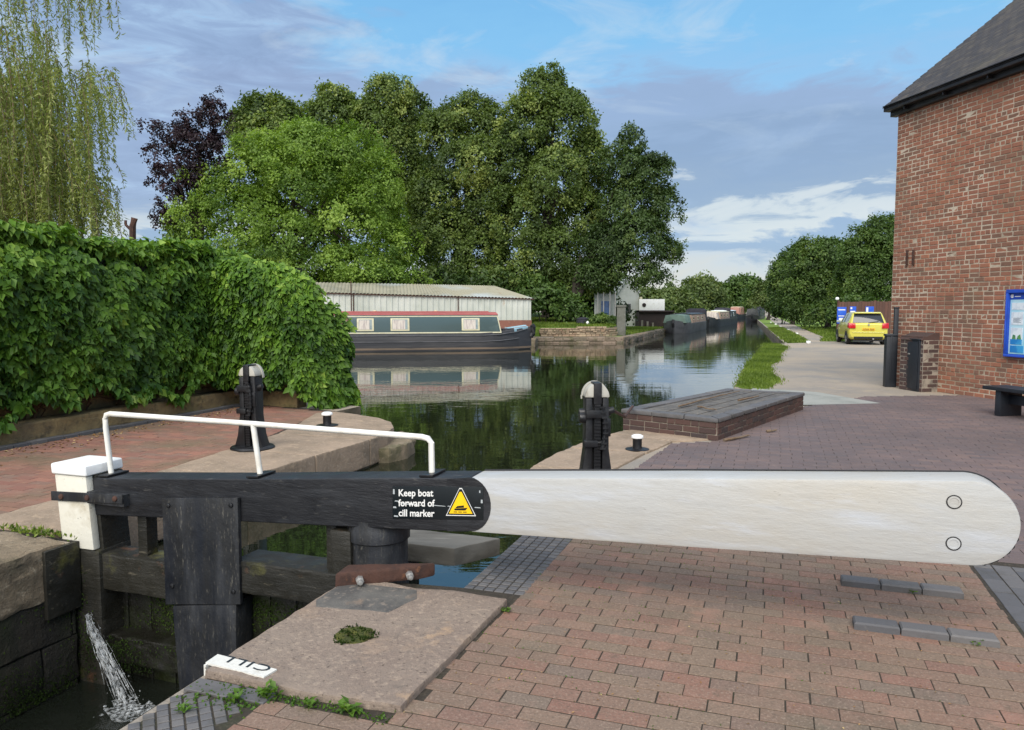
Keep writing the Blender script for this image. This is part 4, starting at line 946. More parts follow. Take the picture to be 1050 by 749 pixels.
# eaves board, gutter, roof
mb = MB(); mb.box(-.12, WL, -.05, .10, 5.66, 5.80, BK); mb.build('fascia', M['gutter'], bld, bevel=.01)
gp = []
mb = MB(); mb.box(-.14, WL, .10, .25, 5.76, 5.86, BK); mb.box(-.14, WL, .08, .28, 5.855, 5.88, BK); gu = mb.build('gutter', M['gutter'], bld, bevel=.012)
for k in range(10): MB().box(.4 + k * 1.05, .43 + k * 1.05, .02, .2, 5.70, 5.765, BK).build('bracket', M['gutter'], gu)
pit = R(38); sp, cp = math.sin(pit), math.cos(pit)
RT = lambda x, s, h: WT(x, .24 - s * cp - h * sp, 5.87 + s * sp - h * -cp)
mb = MB(); mb.box(-.16, WL, 0, 4.6, -.05, .0, RT); mb.box(-.16, WL, 0, 4.6, -.05, .0, lambda x, s, h: WT(x, .24 - (9.2 - s) * cp - h * sp, 5.87 + s * sp + h * cp)); rf = mb.build('roof', M['gutter'], bld)
it = []; s = 0.0; row = 0
while s < 4.6:
    x = -.17 + (.085 if row % 2 else 0)
    while x < WL:
        it.append((lambda a, b, c: RT(a, b, c), x + .0825, s + .07, .16, .165, .0, .022 + random.uniform(-.004, .004)))
        x += .168
    s += .108; row += 1
mbt = MB()
for T_, cx_, cy_, l, w, z0, z1 in it:      # each tile tilts: butt edge proud of the course below
    n = len(mbt.v); j = random.uniform(-.003, .003)
    P = [(cx_ - l / 2, cy_ - w / 2, .022 + j), (cx_ + l / 2, cy_ - w / 2, .022 + j), (cx_ + l / 2, cy_ + w / 2, .0), (cx_ - l / 2, cy_ + w / 2, .0)]
    mbt.hexa([RT(*p) for p in P] + [RT(p[0], p[1], p[2] + .018) for p in P])
mbt.build('tiles', M['roof_tile'], rf, merge=False, smooth=0)
mb = MB(); mb.box(.0, WL, -3.45, -3.3, 8.69, 8.80, BK); mb.build('ridge', M['roof_tile'], rf)
# stained buttress
btr = thing('brick_pier', (8.2, 15.1, 0), 'short soot stained brick pier against the building beside the black cabinet', 'brick pier')
mb = []
xx0, xx1, yy = .78, 1.42, .36
it = []
z = 0; row = 0
while z < 1.02:
    for (T_, ln) in ((lambda a, b, c: WT(xx0 + a, yy + c, b), xx1 - xx0), (lambda a, b, c: WT(xx1 + c, yy - a, b), yy)):
        x = 0 if row % 2 == 0 else -.115
        while x < ln:
            x0, x1 = max(0, x), min(ln, x + .232)
            if x1 - x0 > .03: it.append((T_, (x0 + x1) / 2, z + .04, x1 - x0 - .012, .073, -.03, random.uniform(-.003, .005)))
            x += .232
    z += .085; row += 1
bricks(it, .007).build('brick_face', M['dark_brick'], btr, merge=False, smooth=0)
MB().box(xx0, xx1, .004, yy - .004, 0, 1.02, WT).build('mortar_core', M['mortar_dark'], btr)
mbx = MB(); mbx.prism([(0, 1.02), (.38, 1.02), (.36, 1.06), (.1, 1.16), (0, 1.16)], lambda p, q, t: WT(t, p + .004, q), xx0, xx1); mbx.build('pier_top', M['dark_brick'], btr)
# cabinet, bollard and post in front of the pier
t = thing('meter_cabinet', (7.9, 15.3, 0), 'dark metal cabinet standing against the stained brick pier', 'cabinet')
CBT = lambda x, y, z: (7.62 + x * .96 + y * -.26, 15.75 + x * -.28 + y * -.96, z)
cab0 = Vector(PX(922, 398, 15.5)); cab1 = Vector(PX(940, 402, 14.9))
dd = Vector((cab1.x - cab0.x, cab1.y - cab0.y)); ln = dd.length; dd.normalize(); nn_ = Vector((-dd.y, dd.x))
if nn_.x < 0: nn_ = -nn_
CB = lambda x, y, z: (cab0.x + dd.x * x + nn_.x * y, cab0.y + dd.y * x + nn_.y * y, z)
MB().box(0, ln, .015, .32, .0, 1.02, CB).build('cabinet_body', M['black_metal'], t, bevel=.008)
dr = MB().box(.03, ln - .03, .0, .014, .05, .98, CB).build('door', M['black_metal'], t, bevel=.004)
mb = MB(); mb.box(ln * .45, ln * .55, -.012, 0, .72, .75, CB); mb.build('handle', M['steel'], dr, bevel=.003)
MB().box(-.02, ln + .02, -.01, .33, 1.021, 1.045, CB).build('lid', M['black_metal'], t, bevel=.006)
pb = Vector(PX(911.5, 395, 15.9))
t = thing('black_bollard', (pb.x, pb.y, 0), 'square black timber bollard in front of the building corner', 'bollard')
mb = MB(); mb.cbox((pb.x, pb.y, .53), (.2, .2, 1.06), R(-12)); mb.build('bollard_post', M['black_metal'], t, bevel=.012)
mb = MB(); mb.cbox((pb.x, pb.y, 1.085), (.23, .23, .045), R(-12)); mb.build('cap', M['black_metal'], t, bevel=.012)
mb = MB(); mb.cbox((pb.x - .03, pb.y - .105, .62), (.03, .012, .9), R(-12)); mb.build('side_rib', M['black_metal'], t, bevel=.003)
pp = Vector(PX(916.5, 390, 15.85))
t = thing('black_post', (pp.x, pp.y, 0), 'thin tall black post at the brick building corner', 'post')
mb = MB(); mb.cbox((pp.x, pp.y, .82), (.085, .085, 1.64), R(-12)); mb.build('post_shaft', M['black_metal'], t, bevel=.012)
mb = MB(); mb.cbox((pp.x, pp.y, 1.655), (.1, .1, .03), R(-12)); mb.build('cap', M['black_metal'], t, bevel=.008)
# notice board on the wall
xb = (13.35 - W0.y) / wd.y
nbd = thing('notice_board', WT(xb + .5, .02, 1.4), 'blue framed notice board with pale leaflets on the brick wall', 'notice board')
wB, z0, z1 = 1.55, .80, 1.97
NB = lambda x, y, z: WT(xb + x, .012 + y, z)
mb = MB(); fr = .055
for x0, x1, a, b in ((0, wB, z0, z0 + fr), (0, wB, z1 - fr, z1), (0, fr, z0 + fr, z1 - fr), (wB - fr, wB, z0 + fr, z1 - fr)): mb.box(x0, x1, 0, .07, a, b, NB)
mb.build('frame', M['blue_frame'], nbd, bevel=.008)
MB().box(fr, wB - fr, 0, .02, z0 + fr, z1 - fr, NB).build('back_panel', M['poster'], nbd)
hd = MB().box(fr, wB - fr, .02, .023, z1 - fr - .12, z1 - fr, NB).build('header', M['blue_frame'], nbd)
text_mesh('lettering', 'Information', .085, M['sign_white'], hd, lambda x, y, z: NB(.34 + x, .0245 + z, z1 - fr - .09 + y))
mb = MB(); mb.prism([(.09 + .035 * math.cos(a), z1 - fr - .06 + .035 * math.sin(a)) for a in np.linspace(.6, 5.4, 12)], lambda p, q, tt: NB(p, tt, q), .023, .0245)
mb.box(.14, .26, .023, .0245, z1 - fr - .075, z1 - fr - .06, NB); mb.build('emblem', M['sign_white'], hd)
def leaf(x0, x1, a, b, m, name='leaflet'): return MB().box(x0, x1, .02, .0235, a, b, NB).build(name, M[m], nbd)
leaf(.09, 1.46, 1.62, 1.74, 'poster_white')
l1 = leaf(.09, .33, 1.36, 1.58, 'poster_white'); leaf(.38, .66, 1.36, 1.58, 'poster_white'); leaf(.72, 1.0, 1.3, 1.58, 'poster_white')
l2 = leaf(.09, .33, 1.02, 1.31, 'poster_white'); mbq = MB()
mbq.box(.09, .33, .0236, .0246, 1.02, 1.11, NB); mbq.build('print', M['poster_blue'], l2)
mbq = MB(); mbq.prism([(.12, 1.11), (.2, 1.11), (.19, 1.18), (.14, 1.19)], lambda p, q, tt: NB(p, tt, q), .0236, .0246); mbq.build('print', M['poster_green'], l2); mbq = MB(); mbq.prism([(.22, 1.11), (.31, 1.11), (.29, 1.2), (.24, 1.17)], lambda p, q, tt: NB(p, tt, q), .0236, .0246); mbq.build('print', M['poster_green'], l2)
leaf(.09, .36, .88, 1.0, 'poster_blue'); leaf(.40, .70, .90, 1.28, 'poster_blue'); leaf(.76, 1.4, .90, 1.24, 'poster_green')
mbq = MB()
for k in range(5): mbq.box(.13, .29 - .03 * (k % 2), .0236, .0242, 1.40 + k * .018, 1.406 + k * .018, NB)
mbq.build('print', M['boat_grey'], l1)
# bench
b0 = Vector((7.28, 11.72)); bt = thing('bench', (7.6, 10.6, 0), 'black timber bench end in front of the notice board wall', 'bench')
BT = lambda x, y, z: (b0.x + wd.x * x - wn.x * y, b0.y + wd.y * x - wn.y * y, z)
mb = MB()
for k in range(3): mb.box(0, 1.9, k * .15, k * .15 + .14, .40, .455, BT)
mb.build('seat', M['black_metal'], bt, bevel=.008)
for x in (.22, 1.6): MB().box(x, x + .10, .03, .42, .0, .398, BT).build('leg', M['black_metal'], bt, bevel=.008)
MB().box(.32, 1.6, .18, .26, .2, .34, BT).build('stretcher', M['black_metal'], bt, bevel=.006)

# ================================================================== fence and signs beyond the car
f0 = Vector((17.55, 41.0)); f1 = Vector((24.5, 40.4)); fd = (f1 - f0).normalized(); fn = Vector((fd.y, -fd.x))
FT = lambda x, y, z: (f0.x + fd.x * x + fn.x * y, f0.y + fd.y * x + fn.y * y, z)
fe = thing('board_fence', (20, 41, 0), 'tall brown vertical board fence behind the yellow car', 'fence')
it = []; x = 0
mb = MB()
while x < 6.8:
    h = 2.0 + random.uniform(-.02, .02) + (.0 if x > .9 else -.02); mb.box(x, x + .142, 0, .025 + random.uniform(0, .006), .02, h, FT); x += .15
mb.build('boards', M['fence_wood'], fe, merge=False, smooth=0)
for x in (0, 1.9, 3.8, 5.7): MB().box(x - .05, x + .05, -.1, -.003, 0, 2.05, FT).build('post', M['fence_wood'], fe)
for i, (px0, px1, py0, py1, lb) in enumerate([(860, 868.5, 315, 332, 'tall blue notice panel at the left end of the board fence'), (872.5, 878.5, 314.5, 321.5, 'small blue and white sign at the middle of the board fence'), (888, 896, 314.5, 321, 'small blue sign at the right on the board fence')]):
    a = Vector(PX(px0, py0, 40.8)); b = Vector(PX(px1, py1, 40.8)); x0 = (a.x - f0.x) / fd.x; x1 = (b.x - f0.x) / fd.x
    t = thing('fence_sign', FT(x0, .04, b.z), lb, 'sign', 'blue signs on the board fence')
    MB().box(x0, x1, .034, .05, b.z, a.z, FT).build('sign_panel', M['sign_blue'], t, bevel=.004)
    mb = MB()
    if i == 0:
        mb.box(x0 + .06, x1 - .06, .05, .052, a.z - .18, a.z - .12, FT); mb.box(x0 + .06, x1 - .1, .05, .052, a.z - .5, a.z - .46, FT); mb.box(x0 + .1, x1 - .1, .05, .052, b.z + .1, b.z + .3, FT)
    elif i == 1: mb.box(x0 + .03, x1 - .05, .05, .052, b.z + .05, b.z + .13, FT); mb.box(x0 + .03, x0 + .12, .05, .052, a.z - .14, a.z - .04, FT)
    else: mb.box(x0 + .03, x0 + .14, .05, .052, b.z + .04, a.z - .05, FT)
    mb.build('print', M['sign_white'], t)
tag(MB().box(3.0, 3.6, .034, .05, 1.78, 1.83, FT).build('fence_plaque', M['cream']), 'thin pale strip plaque high on the fence near the brick corner', 'plaque')
lp = Vector(PX(858.5, 306.5, 40.9)); t = thing('lamp', (lp.x, lp.y, 2.0), 'small white lamp on the left corner of the board fence', 'lamp')
MB().tube([(lp.x, lp.y, 1.98), (lp.x, lp.y, lp.z - .05)], .02, 8).build('bracket', M['gutter'], t)
MB().lathe((lp.x, lp.y, lp.z), [(.0, -.09), (.08, -.06), (.1, .0), (.07, .07), (0, .09)], 12).build('lamp_head', M['bright_white'], t)

# ================================================================== the yellow car
def car():
    rz = -R(13.5)
    t = thing('car', (15.92, 34.0, 0), 'small yellow hatchback parked by the fence, seen from behind', 'car', None, rz)
    # stations: y, half widths/heights for (sill, lower side, belt, roof edge), roof z
    S = [(-.02, [(0, .30), (.50, .30), (.70, .36), (.765, .52), (.77, .72), (.72, .88), (.66, .91), (.0, .93)]),
         (.07, [(0, .24), (.62, .24), (.77, .32), (.81, .52), (.815, .74), (.77, .94), (.70, .97), (.0, .99)]),
         (.36, [(0, .22), (.70, .22), (.80, .30), (.82, .52), (.82, .76), (.79, .98), (.60, 1.42), (.0, 1.45)]),
         (.60, [(0, .22), (.70, .22), (.80, .30), (.82, .52), (.82, .76), (.79, .97), (.585, 1.44), (.0, 1.475)]),
         (1.5, [(0, .22), (.70, .22), (.81, .28), (.825, .52), (.82, .76), (.79, .94), (.575, 1.44), (.0, 1.475)]),
         (2.1, [(0, .22), (.70, .22), (.81, .28), (.82, .52), (.815, .76), (.78, .92), (.56, 1.40), (.0, 1.43)]),
         (2.75, [(0, .22), (.70, .22), (.81, .28), (.82, .52), (.80, .74), (.75, .90), (.66, .97), (.0, 1.0)]),
         (3.2, [(0, .24), (.66, .24), (.76, .32), (.78, .52), (.75, .70), (.68, .80), (.5, .84), (.0, .87)]),
         (3.46, [(0, .30), (.5, .30), (.6, .36), (.62, .48), (.6, .60), (.52, .70), (.4, .73), (.0, .75)])]
    K = 8; vs = []; fs = []
    for y, r in S:
        vs += [(x, y, z) for x, z in r] + [(-x, y, z) for x, z in r[-2:0:-1]]
    n = 2 * K - 2
    for i in range(len(S) - 1):
        for k in range(n): fs.append((i * n + k, i * n + (k + 1) % n, (i + 1) * n + (k + 1) % n, (i + 1) * n + k))
    fs.append(tuple(range(n))); fs.append(tuple(range((len(S) - 1) * n, len(S) * n))[::-1])
    mb = MB().add(vs, fs)
    def P(mb_, name, m, par=t, **k):
        o = mb_.build(name, M[m], None, **k); o.parent = par; return o
    body = P(mb, 'body', 'yellow_paint', bevel=.018, seg=2, smooth=50)
    RG = lambda i, k, s: Vector((S[i][1][k][0] * s, S[i][0], S[i][1][k][1]))
    def patch(a, b, c, d, m, name, out, par=body, inset=(.08, .1)):
        q = [a, b, c, d]; ce = sum(q, Vector()) / 4
        u = inset[0]; w = inset[1]
        bil = lambda s, r: a.lerp(b, s).lerp(d.lerp(c, s), r)
        Q = [bil(u, w), bil(1 - u, w), bil(1 - u, 1 - w), bil(u, 1 - w)]
        o = Vector(out); return P(MB().hexa([tuple(p - o * .03) for p in Q] + [tuple(p + o * .012) for p in Q]), name, m, par, bevel=.004)
    # rear window
    a, b = Vector((-.70, .055, .965)), Vector((.70, .055, .965)); c, d = Vector((.585, .325, 1.40)), Vector((-.585, .325, 1.40))
    nr = Vector((0, -.86, .5))
    patch(a, b, c, d, 'glass_dark', 'rear_window', nr, inset=(.03, .05))
    P(MB().hexa([(-.56, .22, 1.405), (.56, .22, 1.405), (.58, .36, 1.44), (-.58, .36, 1.44), (-.54, .22, 1.435), (.54, .22, 1.435), (.56, .36, 1.475), (-.56, .36, 1.475)]), 'spoiler', 'yellow_paint', body, bevel=.012)
    P(MB().tube([(.0, .03, .985), (.18, .05, 1.02), (.42, .065, 1.05)], .012, 6), 'wiper', 'black_plastic', body)
    for s in (-1, 1):      # side windows
        for i in (3, 4):
            A_, B_, C_, D_ = RG(i, 5, s), RG(i + 1, 5, s), RG(i + 1, 6, s), RG(i, 6, s)
            patch(A_, B_, C_, D_, 'glass_pale', 'side_window', (s * .9, 0, .4), inset=(.05, .09))
        patch(RG(2, 5, s), RG(3, 5, s), RG(3, 6, s), RG(2, 6, s), 'glass_pale', 'side_window', (s * .9, 0, .4), inset=(.15, .2))
        P(MB().hexa([(s * .54, -.09, .74), (s * .83, -.06, .74), (s * .855, .24, .80), (s * .60, .1, .80), (s * .55, -.06, .96), (s * .82, -.03, .98), (s * .83, .22, .99), (s * .60, .1, .98)]), 'tail_light', 'red_lens', body, bevel=.015)
        m_ = P(MB().hexa([(s * .80, 2.0, .96), (s * 1.0, 2.0, .97), (s * 1.0, 2.1, .97), (s * .80, 2.12, .96), (s * .82, 2.0, 1.07), (s * .98, 2.0, 1.08), (s * .98, 2.1, 1.08), (s * .82, 2.12, 1.07)]), 'wing_mirror', 'glass_pale', body, bevel=.02)
        for y in (.58, 2.85):
            rm = MB(); T = lambda x, yy, z, s=s, y=y: (s * (.69 + z), y + x, .29 + yy)
            rm.lathe(None, [(.0, -.06), (.24, -.06), (.29, -.03), (.29, .1), (.25, .13), (.19, .125)], 24, T)
            w = P(rm, 'wheel', 'tyre', t)
            P(MB().lathe(None, [(.05, .128), (.19, .122), (.185, .135), (.06, .14), (.0, .14)], 16, T), 'rim', 'steel', w)
            ar = MB().prism([(y + .345 * math.cos(q), .29 + .345 * math.sin(q)) for q in np.linspace(-.15, math.pi + .15, 18)], lambda p, q, tt: (tt, p, q), s * .70, s * .828)
            P(ar, 'wheel_arch', 'black_plastic', body)
    P(MB().hexa([(-.56, -.03, .27), (.56, -.03, .27), (.66, .2, .24), (-.66, .2, .24), (-.6, -.035, .375), (.6, -.035, .375), (.74, .1, .36), (-.74, .1, .36)]), 'lower_bumper', 'black_plastic', body, bevel=.01)
    P(MB().hexa([(-.66, -.05, .55), (.66, -.05, .55), (.72, .02, .55), (-.72, .02, .55), (-.66, -.045, .58), (.66, -.045, .58), (.72, .02, .58), (-.72, .02, .58)]), 'bumper_crease', 'yellow_paint', body, bevel=.01)
    pl = P(MB().box(-.26, .26, -.045, -.02, .645, .755), 'number_plate', 'plate_yellow', body, bevel=.003)
    mb = MB()
    for k in range(7):
        x = -.22 + k * .062 + (.03 if k > 3 else 0); mb.box(x, x + .012, -.047, -.045, .665, .735); mb.box(x + .03, x + .042, -.047, -.045, .665, .735)
        zc = (.70, .728, .665)[k % 3]; mb.box(x + .012, x + .03, -.0468, -.045, zc, zc + .010)
    P(mb, 'plate_marks', 'black_plastic', pl)
    P(MB().lathe(None, [(.0, 0), (.045, 0), (.04, .02), (0, .025)], 12, lambda x, y, z: (x, -.035 - z, .90 + y)), 'badge', 'steel', body)
    P(MB().tube([(.2, -.06, .27), (.2, .2, .27)], .035, 10), 'exhaust', 'steel', body)
    P(MB().box(-.62, .62, .02, 3.2, .16, .23), 'underside', 'black_plastic', body)
car()

# ================================================================== boats
def hull(mb, L, w, zb, zg, bow=2.6, stern=1.2, sheer=.28):
    """x along from stern(0) to bow(L); returns nothing, adds a lofted hull with a deck"""
    N = 22; rings = []
    for i in range(N + 1):
        x = L * i / N; d = L - x
        k = 1.0
        if d < bow: k = max(.03, math.sin(min(1, d / bow) * math.pi / 2) ** .75)
        if x < stern: k = min(k, max(.25, math.sin(min(1, (x + .25) / (stern + .25)) * math.pi / 2) ** .6))
        sh = sheer * max(0, 1 - d / (bow * 1.25)) ** 1.6
        rk = .45 * max(0, 1 - d / bow) ** 2
        hw = w / 2 * k
        rings.append([(x - rk, -hw * .86, zb), (x, -hw, zb + .45), (x, -hw, zg + sh), (x, -hw + .05 * min(1, k * 4), zg + sh + .012), (x, hw - .05 * min(1, k * 4), zg + sh + .012), (x, hw, zg + sh), (x, hw, zb + .45), (x - rk, hw * .86, zb)])
    vs = [p for r in rings for p in r]; fs = []
    for i in range(N):
        for k in range(8): fs.append((i * 8 + k, i * 8 + (k + 1) % 8, (i + 1) * 8 + (k + 1) % 8, (i + 1) * 8 + k))
    fs.append(tuple(range(8))); fs.append(tuple(range(N * 8, N * 8 + 8))[::-1])
    mb.add(vs, fs)
def boat_frame(p, ang): 
    c, s = math.cos(ang), math.sin(ang)
    return (p[0], p[1], -.32), ang
def P_(mb_, name, m, par, **k):
    o = mb_.build(name, M[m], None, **k); o.parent = par; return o
# the long boat beside the shed
bow = Vector((.93, 36.75)); ang = math.atan2(1.67, 8.57); L = 15.5
t = thing('narrowboat', (bow.x - L * math.cos(ang), bow.y - L * math.sin(ang), -.32), 'long dark narrowboat with red roof edge moored in front of the pale shed', 'narrowboat', 'moored narrowboats', ang)
mb = MB(); hull(mb, L, 2.08, -.4, .78, sheer=.30); hl = P_(mb, 'hull', 'hull_black', t, bevel=.008)
mb = MB()
for z in (.42, .70): mb.tube([(x, -1.045 + (.0 if L - x > 2.3 else .0), z + (.0 if L - x > 2.2 else .0)) for x in (.9, 6, L - 2.5)], .022, 6)
mb.tube([(L - 2.5, -1.045, .70), (L - 1.7, -.97, .74), (L - .9, -.70, .84), (L - .25, -.24, .98)], .026, 6)
mb.tube([(L - 2.5, -1.045, .42), (L - 1.7, -.97, .45), (L - .9, -.66, .52), (L - .35, -.24, .62)], .022, 6)
P_(mb, 'rubbing_strake', 'hull_grey', hl)
mb = MB(); hull(mb, L, 2.10, -.3, .06, sheer=0.0, bow=2.6); P_(mb, 'waterline_band', 'waterline', hl)
cx0, cx1 = 1.6, L - 1.62
CS = [(-.99, .80), (-.90, 1.66), (-.4, 1.745), (.4, 1.745), (.90, 1.66), (.99, .80)]
mb = MB(); mb.prism(CS, lambda p, q, u: (u - (.22 * (q - .8) if u > 5 else 0), p, q), cx1, cx0); cb = P_(mb, 'cabin', 'boat_green', t, bevel=.015)
SD = lambda x, z, o: (x, -.99 + .09 * (z - .8) / .86 - o, z)         # near cabin side
def strip(x0, x1, z0, z1, o0=-.01, o1=.006, sl=0):
    return MB().hexa([SD(x0, z0, o0), SD(x1, z0, o0), SD(x1, z0, o1), SD(x0, z0, o1), SD(x0 - sl, z1, o0), SD(x1 - sl, z1, o0), SD(x1 - sl, z1, o1), SD(x0 - sl, z1, o1)])
P_(strip(cx0, cx1 - .02, .81, .865), 'coach_line', 'cream', cb); P_(strip(cx0, cx1 - .19, 1.565, 1.61), 'coach_line', 'cream', cb)
P_(strip(cx1 - .07, cx1 - .02, .865, 1.565, sl=.155), 'coach_line', 'cream', cb)
mb = MB(); mb.prism([(-.925, 1.645), (-.925, 1.675), (-.90, 1.69), (-.4, 1.775), (.4, 1.775), (.90, 1.69), (.925, 1.675), (.925, 1.645), (.4, 1.75), (-.4, 1.75)], lambda p, q, u: (u, p, q), cx1 - .18, cx0); P_(mb, 'roof', 'boat_red', cb)
mb = MB(); mb.tube([(cx0 + .3, -.8, 1.80), (cx1 - .6, -.8, 1.80)], .022, 6); P_(mb, 'grab_rail', 'boat_red', cb)
mb = MB(); mb.lathe((cx1 - 3.0, -.2, 1.80), [(.09, 0), (.09, .05), (.0, .09)], 10); mb.lathe((cx1 - 5.8, -.3, 1.8), [(.09, 0), (.09, .05), (.0, .09)], 10); P_(mb, 'mushroom_vent', 'cream', cb)
def bx(px):       # boat x of a bearing in the photo
    k = (px - 525) / 780.0; c, s = math.cos(ang), math.sin(ang); ox, oy = t.location.x + 1.0 * s, t.location.y - 1.0 * c
    return (k * oy - ox) / (c - k * s)
for px0, px1 in ((366, 383.5), (400.5, 420), (473.5, 492)):
    x0, x1 = bx(px0), bx(px1)
    w = P_(strip(x0, x1, .93, 1.515, -.01, .012), 'window', 'cream', cb, bevel=.03, seg=2)
    P_(strip(x0 + .085, x1 - .085, 1.0, 1.45, -.01, .016), 'pane', 'glass_pale', w)
    P_(strip(x0 + .10, x1 - .19, 1.0, 1.42, -.01, .019), 'curtain', 'curtain', w)
x0 = bx(345); P_(strip(x0 - 1.2, bx(358.5), .90, 1.53, -.01, .005), 'name_panel', 'boat_maroon', cb)
mb = MB(); xe = bx(357.5)
for r_, z in enumerate((1.28, 1.0)):
    for k in range(6):
        x = xe - .2 - k * .23; s_ = strip(x, x + .05, z, z + .17, .004, .009); mb.add(s_.v, s_.f); s_ = strip(x + .04, x + .16, z + (.12 if k % 2 else .06), z + (.17 if k % 2 else .11), .004, .009); mb.add(s_.v, s_.f)
P_(mb, 'lettering', 'cream', cb)
mb = MB(); mb.hexa([(L - 1.25, -.62, 1.0), (L - .25, -.2, 1.12), (L - .25, .2, 1.12), (L - 1.25, .62, 1.0), (L - 1.2, -.5, 1.02), (L - .3, -.16, 1.16), (L - .3, .16, 1.16), (L - 1.2, .5, 1.02)]); P_(mb, 'bow_deck', 'boat_blue', t, bevel=.02)
mb = MB(); mb.hexa([(L - .95, -.665, .84), (L - .22, -.20, .96), (L - .22, -.14, .96), (L - .95, -.6, .84), (L - .98, -.675, 1.0), (L - .2, -.215, 1.08), (L - .2, -.15, 1.1), (L - .98, -.6, 1.02)]); P_(mb, 'bow_panel', 'boat_blue', t, bevel=.01)
P_(MB().tube([(L - .05, 0, .6), (L + .08, 0, .75), (L + .1, 0, 1.05), (L + .02, 0, 1.16)], .13, 10), 'bow_fender', 'black_plastic', t)
P_(MB().box(cx1 + .1, cx1 + .75, -.6, .5, .8, .98), 'well_cover', 'canvas_dark', t, bevel=.05)

def small_boat(label, p, ang, L, hullm, cabm, roofm, z_cab, winm='cream', canvas=None, front='cream', nwin=3, cratch=None, first=.8):
    t = thing('narrowboat', (p[0], p[1], -.32), label, 'narrowboat', 'moored narrowboats', ang)   # x runs from far end (0) to near end (L)
    mb = MB(); hull(mb, L, 2.05, -.35, .75, bow=2.0); P_(mb, 'hull', hullm, t)
    c1 = L - first - 1.1; c0 = 1.2
    mb = MB(); mb.prism([(-.97, .76), (-.86, z_cab), (-.4, z_cab + .07), (.4, z_cab + .07), (.86, z_cab), (.97, .76)], lambda a, b, u: (u, a, b), c1, c0); cb = P_(mb, 'cabin', cabm, t, bevel=.02)
    mb = MB(); mb.prism([(-.88, z_cab), (-.88, z_cab + .05), (-.4, z_cab + .12), (.4, z_cab + .12), (.88, z_cab + .05), (.88, z_cab)], lambda a, b, u: (u, a, b), c1 + .03, c0); P_(mb, 'roof', roofm, cb)
    for s in (-1, 1):
        for k in range(nwin):
            x = c1 - .6 - k * (c1 - c0 - .8) / nwin
            f = lambda xx, z, o: (xx, s * (.97 - .11 * (z - .76) / (z_cab - .76) + o), z)
            mb = MB(); mb.hexa([f(x - .7, .98, -.01), f(x, .98, -.01), f(x, .98, .012), f(x - .7, .98, .012), f(x - .7, z_cab - .16, -.01), f(x, z_cab - .16, -.01), f(x, z_cab - .16, .012), f(x - .7, z_cab - .16, .012)])
            w = P_(mb, 'window', winm, cb)
            mb = MB(); mb.hexa([f(x - .62, 1.04, -.01), f(x - .08, 1.04, -.01), f(x - .08, 1.04, .016), f(x - .62, 1.04, .016), f(x - .62, z_cab - .22, -.01), f(x - .08, z_cab - .22, -.01), f(x - .08, z_cab - .22, .016), f(x - .62, z_cab - .22, .016)])
            P_(mb, 'pane', 'glass_dark', w)
    mb = MB(); mb.box(c1, c1 + .02, -.36, .36, .85, z_cab - .05); dr = P_(mb, 'door', front, cb)
    if cratch:
        mb = MB(); mb.prism([(-.9, .8), (-.72, z_cab - .02), (0, z_cab + .05), (.72, z_cab - .02), (.9, .8)], lambda a, b, u: (u, a, b), c1 + first + .35, c1 + .03); P_(mb, 'cratch_cover', cratch, t, bevel=.03)
    if canvas:
        mb = MB(); mb.prism([(-.95, .8), (-.9, z_cab + .35), (-.6, z_cab + .5), (.6, z_cab + .5), (.9, z_cab + .35), (.95, .8)], lambda a, b, u: (u, a, b), c0 + .02, .15); P_(mb, 'pram_hood', canvas, t, bevel=.05)
    P_(MB().tube([(L - .02, 0, .5), (L + .1, 0, .8), (L + .02, 0, 1.06)], .11, 8), 'bow_fender', 'black_plastic', t)
    return t
CA = R(90 - 20.5)          # the canal's bearing
def near_at(px, Y, L, ang): # near end on the bearing px at distance Y -> origin of the far end
    X = (px - 525) / 780 * Y; return (X - L * math.cos(ang + math.pi), Y - L * math.sin(ang + math.pi)), ang + math.pi
p, a = near_at(690, 58.6, 15, CA); small_boat('green canvas fronted narrowboat moored at the grassy left bank', p, a, 15, 'hull_grey', 'canvas_brown', 'boat_dark', 1.42, canvas='canvas_dark', cratch='canvas_green', first=2.9)
p, a = near_at(726, 80, 12, CA - R(2)); small_boat('cream and brown narrowboat moored beyond the green one', p, a, 12, 'boat_dark', 'canvas_brown', 'cream', 1.5, cratch='curtain', canvas='canvas_dark', first=1.2)
p, a = near_at(734, 88, 12, CA - R(3)); small_boat('pale roofed dark narrowboat facing down the canal on the left', p, a, 12, 'boat_dark', 'boat_dark', 'poster_white', 1.6, winm='poster_white', front='poster_white', first=.6)
p, a = near_at(752.5, 140, 14, CA - R(1)); small_boat('far reddish narrowboat in the middle of the canal end', p, a, 14, 'boat_dark', 'boat_brick', 'cream', 2.1, cratch='boat_brick', first=.9)
p, a = near_at(770.5, 108, 13, CA - R(1.5)); small_boat('dark narrowboat moored at the right towpath bank', p, a, 13, 'hull_black', 'boat_dark', 'boat_grey', 1.75, winm='boat_grey', canvas='canvas_dark', cratch='boat_grey', first=.9)

M['wharf'] = mat('wharf', rough=.95, rand=[lin(134, 118, 102), lin(118, 104, 88), lin(146, 128, 112), lin(104, 96, 80)], layers=[(2.5, 7, lin(78, 80, 48), .48, .66, None, .85), (8, 6, lin(60, 54, 46), .55, .72)], bump=(12, .03))
